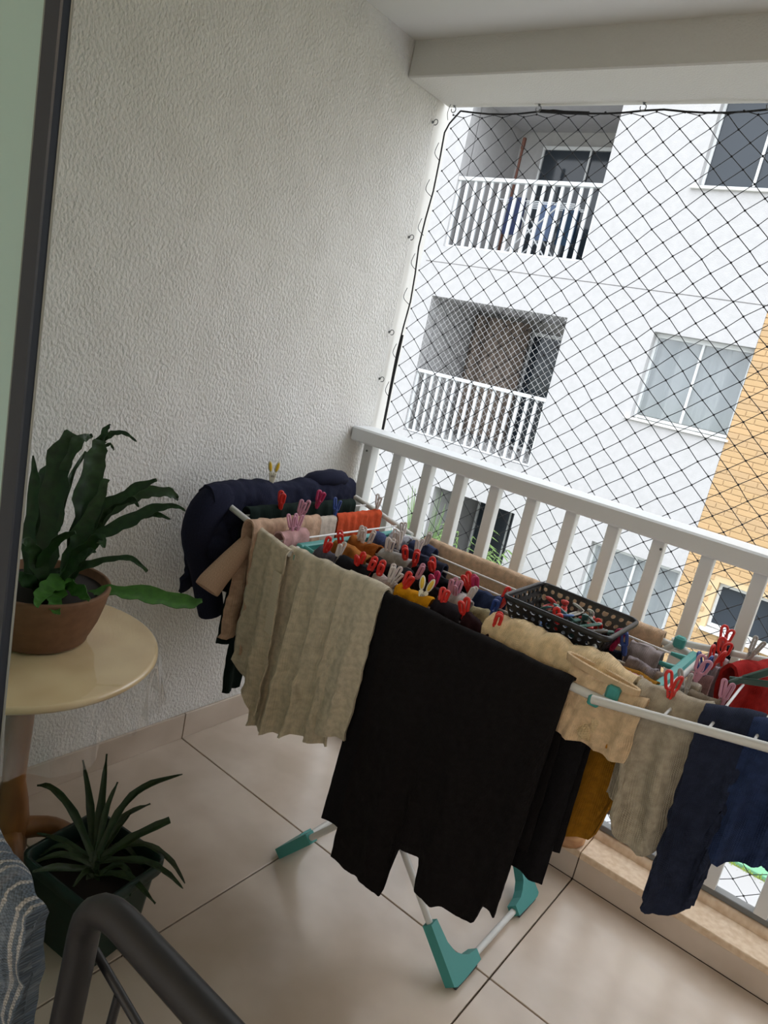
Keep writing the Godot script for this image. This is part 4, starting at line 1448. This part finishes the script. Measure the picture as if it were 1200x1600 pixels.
# ------------------------------------------------------------------ plants and table
func build_plants() -> void:
	var tc := Vector3(0.287, 0, 1.219)
	var th := 0.64
	var wood := mat(Color(1, 1, 1), 0.45)
	var wi := noise_img(256, 0.02, 71)
	wi.resize(256, 64, Image.INTERPOLATE_BILINEAR)
	wi.resize(256, 1024, Image.INTERPOLATE_BILINEAR)
	wood.albedo_texture = two_tone(wi, Color(0.42, 0.27, 0.13), Color(0.58, 0.39, 0.2), 1.6)
	wood.uv1_triplanar = true
	wood.uv1_scale = Vector3(3, 1.0, 3)
	var t := thing("pedestal_table", "small round cream-topped pedestal table on curved wooden feet", "table", tc)
	var top := MB.new()
	top.lathe(Vector3.ZERO, [[0.0, th], [0.258, th], [0.2645, th - 0.004], [0.2655, th - 0.012], [0.258, th - 0.02], [0.0, th - 0.02]], 64)
	var cream := mat(Color(1, 1, 1), 0.5)
	cream.albedo_texture = two_tone(noise_img(256, 0.012, 73), Color(0.82, 0.70, 0.50), Color(0.88, 0.78, 0.58), 1.4)
	cream.uv1_triplanar = true
	cream.uv1_scale = Vector3(2, 2, 2)
	part(t, "table_top", top, cream)
	var ped := MB.new()
	ped.lathe(Vector3.ZERO, [[0.05, th - 0.02], [0.05, th - 0.045], [0.03, th - 0.06], [0.028, th - 0.2], [0.025, 0.36], [0.024, 0.3], [0.034, 0.25], [0.04, 0.2], [0.04, 0.12], [0.02, 0.1], [0.0, 0.1]], 24)
	part(t, "pedestal", ped, wood)
	for a in [20.0, 110.0, 200.0, 290.0]:
		var d := Vector3(cos(deg_to_rad(a)), 0, sin(deg_to_rad(a)))
		var f := MB.new()
		f.tube(arc([d * 0.02 + Vector3.UP * 0.17, d * 0.09 + Vector3.UP * 0.155, d * 0.17 + Vector3.UP * 0.09, d * 0.21 + Vector3.UP * 0.02], 5), [0.026, 0.026, 0.025, 0.024, 0.024, 0.024, 0.023, 0.022, 0.022, 0.021, 0.02, 0.02, 0.019, 0.019, 0.018, 0.018], 10)
		part(t, "foot", f, wood)
	# clear plastic cover
	var film := MB.new()
	var rows := []
	for j in 12:
		var row := PackedVector3Array()
		for i in 129:
			var an := TAU * i / 128.0
			var r := 0.0
			var y := th + 0.0015
			if j < 4:
				r = 0.262 * (j + 0.01) / 3.0
				y += 0.0006 * sin(an * 7.0 + j)
			else:
				var f := (j - 4) / 7.0
				var w := sin(an * 11.0 + 0.7 * sin(an * 3.0)) + 0.5 * sin(an * 23.0 + 1.0)
				r = 0.269 + f * 0.012 + 0.016 * f * w
				y = th - 0.004 - f * (0.12 + 0.02 * sin(an * 5.0))
			row.append(Vector3(cos(an) * r, y, sin(an) * r))
		rows.append(row)
	film.grid(rows, false, false, 1.0)
	var fm := mat(Color(0.9, 0.9, 0.9, 0.10), 0.06)
	fm.transparency = BaseMaterial3D.TRANSPARENCY_ALPHA
	fm.metallic_specular = 0.7
	one("table_cover", "clear plastic film draped over the round table", "table cover", film, fm, "", tc)
	# fern in a terracotta bowl
	var pc := Vector3(0.28, th + 0.003, 1.19)
	var clay := mat(Color(1, 1, 1), 0.8)
	clay.albedo_texture = two_tone(noise_img(256, 0.03, 77), Color(0.40, 0.275, 0.185), Color(0.48, 0.34, 0.235), 1.3)
	clay.uv1_triplanar = true
	clay.uv1_scale = Vector3(4, 4, 4)
	var pt := thing("potted_fern", "broad-leaved fern with crested fronds in a terracotta bowl on the round table", "potted plant", pc)
	var bowl := MB.new()
	bowl.lathe(Vector3.ZERO, [[0.0, 0.0], [0.088, 0.0], [0.094, 0.004], [0.095, 0.014], [0.099, 0.018], [0.113, 0.05], [0.124, 0.088], [0.127, 0.108], [0.130, 0.112], [0.131, 0.123], [0.128, 0.127], [0.121, 0.125], [0.116, 0.105], [0.0, 0.1]], 48)
	part(pt, "bowl", bowl, clay)
	var soil := MB.new()
	soil.lathe(Vector3.ZERO, [[0.118, 0.108], [0.07, 0.117], [0.0, 0.12]], 32)
	part(pt, "soil", soil, mat(Color(0.1, 0.075, 0.055), 1.0))
	var leafs := []
	for c in [[Color(0.075, 0.17, 0.06), Color(0.13, 0.26, 0.09)], [Color(0.16, 0.33, 0.08), Color(0.24, 0.43, 0.12)]]:
		var lm := mat(Color(1, 1, 1), 0.5)
		lm.albedo_texture = two_tone(noise_img(256, 0.03, 79), c[0], c[1], 1.5)
		lm.uv1_triplanar = true
		lm.uv1_scale = Vector3(6, 6, 6)
		lm.backlight_enabled = true
		lm.backlight = Color(0.05, 0.1, 0.02)
		leafs.append(lm)
	var eye := Vector3(1.63, 1.4, 1.96)
	var i := 0
	for f in FRONDS:
		var mid: Array = f[f.size() / 2]
		var fc := (eye - Vector3(mid[0], mid[1], mid[2])).normalized() + Vector3(rng.randf_range(-0.4, 0.4), rng.randf_range(-0.1, 0.5), rng.randf_range(-0.4, 0.4))
		var o := part(pt, "frond", blade(f, fc, 0.25, 0.2), leafs[1] if i in [14, 15, 16, 17] else leafs[0])
		o.position = -pc
		i += 1
	# spiky plant in a green pot on the floor
	var gp := Vector3(0.5, 0, 1.136)
	var st := thing("potted_dracaena", "narrow-leaved spiky plant in a square dark green plastic pot on the floor", "potted plant", gp)
	var green := mat(Color(0.035, 0.16, 0.125), 0.45)
	var po := MB.new()
	var lay := [[0.085, 0.0], [0.09, 0.003], [0.106, 0.17], [0.117, 0.172], [0.118, 0.2], [0.108, 0.2], [0.103, 0.17], [0.102, 0.165]]
	var prow := []
	for l in lay:
		var row := PackedVector3Array()
		for c in [[1, 1, 0], [-1, 1, 90], [-1, -1, 180], [1, -1, 270]]:
			for k in 5:
				var an := deg_to_rad(c[2] + k * 22.5)
				var rr := 0.025
				row.append(Vector3(c[0] * (l[0] - rr) + cos(an) * rr, l[1], c[1] * (l[0] * 0.86 - rr) + sin(an) * rr).rotated(Vector3.UP, 0.14))
		prow.append(row)
	po.grid(prow, true, false, -1.0)
	part(st, "pot", po, green)
	var so := MB.new()
	so.box(Vector3(0, 0.155, 0), Vector3(0.195, 0.02, 0.165), 0.008, Basis(Vector3.UP, 0.14))
	part(st, "soil", so, mat(Color(0.09, 0.055, 0.035), 1.0))
	part(st, "pot_base", slab(Vector3(0, 0.003, 0), Vector3(0.16, 0.006, 0.13), 0.001), green)
	var sm := mat(Color(1, 1, 1), 0.5)
	sm.albedo_texture = two_tone(noise_img(128, 0.04, 81), Color(0.1, 0.17, 0.07), Color(0.17, 0.25, 0.1), 1.4)
	sm.uv1_triplanar = true
	sm.uv1_scale = Vector3(8, 8, 8)
	i = 0
	for f in SPIKES:
		var mid: Array = f[1]
		var fc := (eye - Vector3(mid[0], mid[1], mid[2])).normalized() + Vector3(rng.randf_range(-0.5, 0.5), rng.randf_range(0.0, 0.8), rng.randf_range(-0.5, 0.5))
		var o := part(st, "stem" if i == 16 else "leaf", blade(f, fc, 0.5), sm)
		o.position = -gp
		i += 1
	# turned wooden stand on the sill
	var ws := MB.new()
	ws.lathe(Vector3.ZERO, [[0.0, 0.0], [0.062, 0.0], [0.066, 0.006], [0.066, 0.012], [0.062, 0.016], [0.06, 0.03], [0.055, 0.045], [0.042, 0.055], [0.04, 0.075], [0.043, 0.085], [0.05, 0.095], [0.058, 0.115], [0.06, 0.13], [0.056, 0.14], [0.05, 0.15], [0.045, 0.17], [0.05, 0.2], [0.06, 0.21], [0.06, 0.22], [0.0, 0.22]], 32)
	var pine := mat(Color(1, 1, 1), 0.6)
	var pi := noise_img(256, 0.02, 83)
	pi.resize(16, 256, Image.INTERPOLATE_BILINEAR)
	pi.resize(256, 256, Image.INTERPOLATE_BILINEAR)
	pine.albedo_texture = two_tone(pi, Color(0.60, 0.40, 0.25), Color(0.82, 0.64, 0.46), 2.2)
	pine.uv1_triplanar = true
	pine.uv1_scale = Vector3(4, 6, 4)
	one("wooden_stand", "pale turned wooden stand with darker bands on the stone sill", "stand", ws, pine, "", Vector3(1.135, 0.0935, -0.03))

# ------------------------------------------------------------------ door leaf, chairs, throw
func build_near() -> void:
	var navy := mat(Color(0.10, 0.135, 0.19), 0.45)
	var d := thing("door_1", "balcony door leaf with dark aluminium stile and pale green frosted glass", "door", Vector3(0.02, 0.0, ZD + 0.02))
	d.set_meta("kind", "structure")
	var o := -d.position
	part(d, "stile", bx(Vector3(0.762, 0.0, ZD), Vector3(0.797, 2.18, ZD + 0.014), 0.002), navy, o)
	part(d, "gasket", bx(Vector3(0.797, 0.0, ZD + 0.001), Vector3(0.7985, 2.18, ZD + 0.004), 0.0005), mat(Color(0.55, 0.56, 0.54), 0.5), o)
	part(d, "glazing_bead", bx(Vector3(0.758, 0.05, ZD + 0.003), Vector3(0.762, 2.12, ZD + 0.013), 0.001), mat(Color(0.42, 0.46, 0.44), 0.5), o)
	part(d, "bottom_rail", bx(Vector3(0.03, 0.0, ZD + 0.001), Vector3(0.762, 0.06, ZD + 0.013), 0.004), navy, o)
	part(d, "top_rail", bx(Vector3(0.03, 2.12, ZD + 0.001), Vector3(0.762, 2.18, ZD + 0.013), 0.004), navy, o)
	var fg := mat(Color(0.66, 0.72, 0.70), 0.35)
	fg.backlight_enabled = true
	fg.backlight = Color(0.85, 0.95, 0.93)
	part(d, "pane", bx(Vector3(0.03, 0.06, ZD + 0.005), Vector3(0.758, 2.12, ZD + 0.010)), fg, o)
	# tubular chair close to the door
	var black := mat(Color(0.10, 0.103, 0.115), 0.5)
	var ch := thing("metal_chair", "black tubular metal chair by the door, bare back rail", "chair", Vector3(1.40, 0, 1.66))
	chair_parts(ch, black)
	var c2 := thing("metal_chair", "black tubular metal chair by the door with the knitted throw over its back", "chair", Vector3(0.90, 0, 1.68))
	chair_parts(c2, black)
	c2.scale = Vector3(0.82, 0.93, 0.9)
	# knitted throw
	var thr := drape(Vector3(0.83, 0.845, 1.655), Vector3(1.14, 0.823, 1.655), Vector3(0, 0, 1), {"r": 0.024, "lf": 0.62, "lb": 0.5, "amp": 0.006, "k": 2.0, "seed": 51, "th": 0.012, "crumple": 0.02, "nu": 40, "flare_f": 0.03, "pinch": 0.8})
	var img := Image.create(256, 256, false, Image.FORMAT_RGB8)
	var nz := FastNoiseLite.new()
	nz.seed = 5
	nz.frequency = 0.05
	for y in 256:
		for x in 256:
			var s := (x + 8 + int(3.0 * nz.get_noise_2d(x, y))) % 64
			var c := Color(0.36, 0.41, 0.46)
			if s < 6 or (s > 12 and s < 18) or (s > 40 and s < 45):
				c = Color(0.66, 0.66, 0.65)
			elif s > 24 and s < 32:
				c = Color(0.42, 0.45, 0.49)
			if (x % 6 < 2) != (y % 4 < 2):
				c = c.darkened(0.25)
			c = c.lerp(Color(0.5, 0.53, 0.56), clamp(nz.get_noise_2d(x * 0.7 + 90, y * 0.7) * 0.8, 0.0, 0.6))
			img.set_pixel(x, y, c)
	var tm := mat(Color(1, 1, 1), 1.0)
	tm.albedo_texture = ImageTexture.create_from_image(img)
	tm.uv1_scale = Vector3(5, 5, 5)
	tm.normal_enabled = true
	tm.normal_texture = M.weave_tex
	tm.normal_scale = 1.2
	var th := one("knitted_throw", "blue grey and white striped knitted throw hanging over a chair back", "blanket", thr, tm)
	var fr := MB.new()
	for k in 16:
		var y := 0.80 - k * 0.022
		fr.tube([Vector3(1.13, y, 1.69), Vector3(1.142 + 0.004 * sin(k * 2.0), y - 0.004, 1.69), Vector3(1.148, y - 0.014, 1.69)], 0.0025, 5)
	part(th, "fringe", fr, tm)

func chair_parts(ch: Node3D, black: Material) -> void:
	# back loop, legs to the floor, seat towards the room
	var loop := MB.new()
	var w := 0.225
	var pts := [Vector3(-w, 0.0, 0.0), Vector3(-w, 0.45, -0.005), Vector3(-w, 0.80, -0.03)]
	for k in 6:
		var an := PI - k * PI / 10.0
		pts.append(Vector3(-w + 0.05 + 0.05 * cos(an), 0.835 + 0.05 * sin(an), -0.032))
	for k in 6:
		var an := PI / 2 - k * PI / 10.0
		pts.append(Vector3(w - 0.05 + 0.05 * cos(an), 0.835 + 0.05 * sin(an), -0.032))
	pts.append_array([Vector3(w, 0.80, -0.03), Vector3(w, 0.45, -0.005), Vector3(w, 0.0, 0.0)])
	loop.tube(pts, 0.0145, 12)
	part(ch, "back_frame", loop, black)
	for s in [-1.0, 1.0]:
		var l := MB.new()
		l.tube(arc([Vector3(s * w, 0.45, 0.0), Vector3(s * w, 0.45, 0.36), Vector3(s * w, 0.40, 0.40), Vector3(s * w, 0.0, 0.42)], 4), 0.012, 10)
		part(ch, "leg", l, black)
	part(ch, "seat", slab(Vector3(0, 0.46, 0.2), Vector3(0.40, 0.03, 0.38), 0.01), black)
	var r := MB.new()
	r.tube([Vector3(-w, 0.62, -0.018), Vector3(w, 0.60, -0.018)], 0.007, 8)
	part(ch, "back_rail", r, black)
	var v := MB.new()
	v.tube([Vector3(-0.243, 0.783, -0.06), Vector3(-0.167, 0.761, -0.06), Vector3(0.2, 0.65, -0.06)], 0.0045, 8)
	part(ch, "back_rod", v, black)
	var v2 := MB.new()
	v2.tube([Vector3(-0.199, 0.767, -0.06), Vector3(-0.2, 0.46, -0.02)], 0.0045, 8)
	part(ch, "back_rod", v2, black)

var FRONDS := [
	[[0.303, 0.74, 1.201, 0.0074], [0.257, 0.842, 1.181, 0.0209], [0.216, 0.942, 1.156, 0.0257], [0.188, 1.019, 1.134, 0.0244], [0.18, 1.065, 1.106, 0.0138]],
	[[0.232, 0.996, 1.149, 0.0089], [0.203, 1.052, 1.107, 0.0121], [0.193, 1.062, 1.076, 0.0061], [0.189, 1.067, 1.071, 0.0015]],
	[[0.321, 0.742, 1.169, 0.0089], [0.294, 0.865, 1.132, 0.0222], [0.277, 0.959, 1.115, 0.0281], [0.27, 1.034, 1.103, 0.0206], [0.268, 1.072, 1.096, 0.0118]],
	[[0.252, 1.062, 1.088, 0.0089], [0.261, 1.093, 1.082, 0.0059], [0.271, 1.108, 1.079, 0.0015]],
	[[0.253, 1.063, 1.086, 0.0059], [0.266, 1.086, 1.069, 0.0059], [0.287, 1.093, 1.053, 0.0044], [0.315, 1.082, 1.041, 0.0015]],
	[[0.256, 1.052, 1.085, 0.0059], [0.271, 1.064, 1.074, 0.003], [0.287, 1.055, 1.074, 0.0015]],
	[[0.308, 0.779, 1.16, 0.0089], [0.303, 0.924, 1.109, 0.0147], [0.327, 0.958, 1.075, 0.0102], [0.349, 0.989, 1.047, 0.0116], [0.374, 1.013, 1.02, 0.0029]],
	[[0.304, 0.798, 1.152, 0.0074], [0.292, 0.901, 1.084, 0.012], [0.302, 0.945, 1.026, 0.0105], [0.313, 0.966, 0.987, 0.0151], [0.334, 0.967, 0.946, 0.0106], [0.344, 0.953, 0.933, 0.0015]],
	[[0.311, 0.779, 1.154, 0.0074], [0.318, 0.868, 1.111, 0.0133], [0.356, 0.916, 1.065, 0.0146], [0.391, 0.954, 1.031, 0.0101], [0.429, 0.97, 1.004, 0.0043], [0.45, 0.965, 0.994, 0.0014]],
	[[0.321, 0.894, 1.063, 0.0089], [0.351, 0.923, 1.039, 0.0073], [0.396, 0.942, 1.024, 0.0058], [0.437, 0.944, 1.02, 0.0014]],
	[[0.297, 0.892, 1.101, 0.0104], [0.308, 0.938, 1.076, 0.0089], [0.335, 0.958, 1.049, 0.0073], [0.355, 0.947, 1.042, 0.0015]],
	[[0.302, 0.778, 1.17, 0.0089], [0.325, 0.841, 1.148, 0.0146], [0.366, 0.887, 1.134, 0.0128], [0.392, 0.877, 1.138, 0.0028]],
	[[0.304, 0.765, 1.177, 0.0074], [0.336, 0.828, 1.162, 0.0102], [0.375, 0.865, 1.158, 0.0071], [0.395, 0.87, 1.157, 0.0014]],
	[[0.288, 0.789, 1.185, 0.0059], [0.318, 0.809, 1.14, 0.0104], [0.356, 0.834, 1.099, 0.0059], [0.392, 0.845, 1.07, 0.0058], [0.433, 0.829, 1.056, 0.0029]],
	[[0.337, 0.75, 1.136, 0.0059], [0.362, 0.762, 1.093, 0.0134], [0.413, 0.763, 1.032, 0.0222], [0.473, 0.759, 0.975, 0.0191], [0.496, 0.768, 0.949, 0.0044]],
	[[0.309, 0.786, 1.154, 0.0119], [0.321, 0.779, 1.195, 0.019], [0.353, 0.776, 1.237, 0.0142], [0.397, 0.772, 1.271, 0.0041]],
	[[0.305, 0.779, 1.165, 0.0119], [0.334, 0.765, 1.196, 0.0175], [0.389, 0.761, 1.229, 0.0127], [0.43, 0.765, 1.244, 0.0041]],
	[[0.312, 0.77, 1.161, 0.0119], [0.375, 0.778, 1.169, 0.0129], [0.456, 0.796, 1.197, 0.0027]],
	[[0.297, 0.739, 1.212, 0.0089], [0.244, 0.825, 1.196, 0.0165], [0.19, 0.906, 1.171, 0.0199], [0.153, 0.967, 1.139, 0.0156], [0.146, 0.991, 1.095, 0.0047]],
	[[0.264, 0.872, 1.167, 0.0045], [0.198, 0.972, 1.11, 0.0046], [0.16, 1.018, 1.059, 0.0032]],
	[[0.312, 0.741, 1.185, 0.0089], [0.305, 0.828, 1.154, 0.0162], [0.307, 0.884, 1.138, 0.019], [0.317, 0.943, 1.12, 0.0131], [0.327, 1.004, 1.11, 0.0072]],
	[[0.286, 0.745, 1.227, 0.0089], [0.239, 0.854, 1.213, 0.0134], [0.204, 0.954, 1.194, 0.0105], [0.181, 1.015, 1.191, 0.0015]],
	[[0.286, 0.751, 1.221, 0.0074], [0.303, 0.834, 1.211, 0.0116], [0.342, 0.888, 1.204, 0.0099], [0.379, 0.911, 1.196, 0.0028]],
	[[0.306, 0.74, 1.196, 0.0089], [0.295, 0.818, 1.219, 0.0146], [0.3, 0.864, 1.245, 0.0114], [0.305, 0.873, 1.268, 0.0028]],
	[[0.3, 0.746, 1.201, 0.0074], [0.314, 0.795, 1.252, 0.013], [0.34, 0.817, 1.292, 0.0042]],
]
var SPIKES := [
	[[0.515, 0.177, 1.144, 0.0066], [0.442, 0.255, 1.096, 0.01], [0.358, 0.338, 1.04, 0.0017]],
	[[0.513, 0.177, 1.146, 0.0066], [0.41, 0.254, 1.102, 0.0084], [0.315, 0.309, 1.072, 0.0017]],
	[[0.509, 0.186, 1.139, 0.0066], [0.459, 0.265, 1.096, 0.0066], [0.438, 0.317, 1.059, 0.0016]],
	[[0.503, 0.196, 1.133, 0.0066], [0.483, 0.273, 1.08, 0.0082], [0.496, 0.326, 1.031, 0.0081], [0.547, 0.365, 0.97, 0.0016]],
	[[0.509, 0.186, 1.139, 0.0066], [0.469, 0.237, 1.058, 0.0084], [0.47, 0.245, 0.984, 0.0017]],
	[[0.509, 0.186, 1.139, 0.0066], [0.527, 0.229, 1.07, 0.0099], [0.565, 0.269, 1.001, 0.0082]],
	[[0.501, 0.196, 1.135, 0.0066], [0.534, 0.214, 1.056, 0.0066], [0.588, 0.189, 1.011, 0.0066], [0.64, 0.147, 0.995, 0.0017]],
	[[0.505, 0.191, 1.137, 0.0066], [0.577, 0.208, 1.076, 0.0081], [0.637, 0.21, 1.056, 0.0064], [0.696, 0.207, 1.053, 0.0016]],
	[[0.497, 0.196, 1.14, 0.0066], [0.402, 0.248, 1.137, 0.0084], [0.326, 0.271, 1.148, 0.0068], [0.292, 0.266, 1.166, 0.0017]],
	[[0.501, 0.191, 1.142, 0.0066], [0.428, 0.206, 1.169, 0.0067], [0.364, 0.199, 1.196, 0.0017]],
	[[0.505, 0.186, 1.144, 0.0066], [0.455, 0.202, 1.191, 0.0066], [0.433, 0.19, 1.248, 0.0016]],
	[[0.512, 0.177, 1.147, 0.0066], [0.481, 0.198, 1.212, 0.0081], [0.476, 0.213, 1.265, 0.0016]],
	[[0.512, 0.177, 1.147, 0.0049], [0.44, 0.206, 1.176, 0.005], [0.414, 0.182, 1.214, 0.0017]],
	[[0.523, 0.168, 1.148, 0.0049], [0.514, 0.187, 1.164, 0.0065], [0.557, 0.208, 1.221, 0.0016]],
	[[0.524, 0.167, 1.145, 0.0049], [0.545, 0.194, 1.108, 0.0065], [0.588, 0.185, 1.103, 0.0049], [0.619, 0.174, 1.125, 0.0016]],
	[[0.52, 0.172, 1.144, 0.0066], [0.582, 0.188, 1.108, 0.0081], [0.688, 0.199, 1.114, 0.0016]],
	[[0.56, 0.123, 1.166, 0.0115], [0.521, 0.168, 1.15, 0.0132], [0.493, 0.205, 1.132, 0.0099]],
	[[0.507, 0.186, 1.141, 0.0066], [0.485, 0.226, 1.083, 0.0066], [0.473, 0.247, 1.037, 0.0017]],
	[[0.507, 0.186, 1.141, 0.0049], [0.508, 0.204, 1.078, 0.0067], [0.545, 0.158, 1.047, 0.0017]],
]
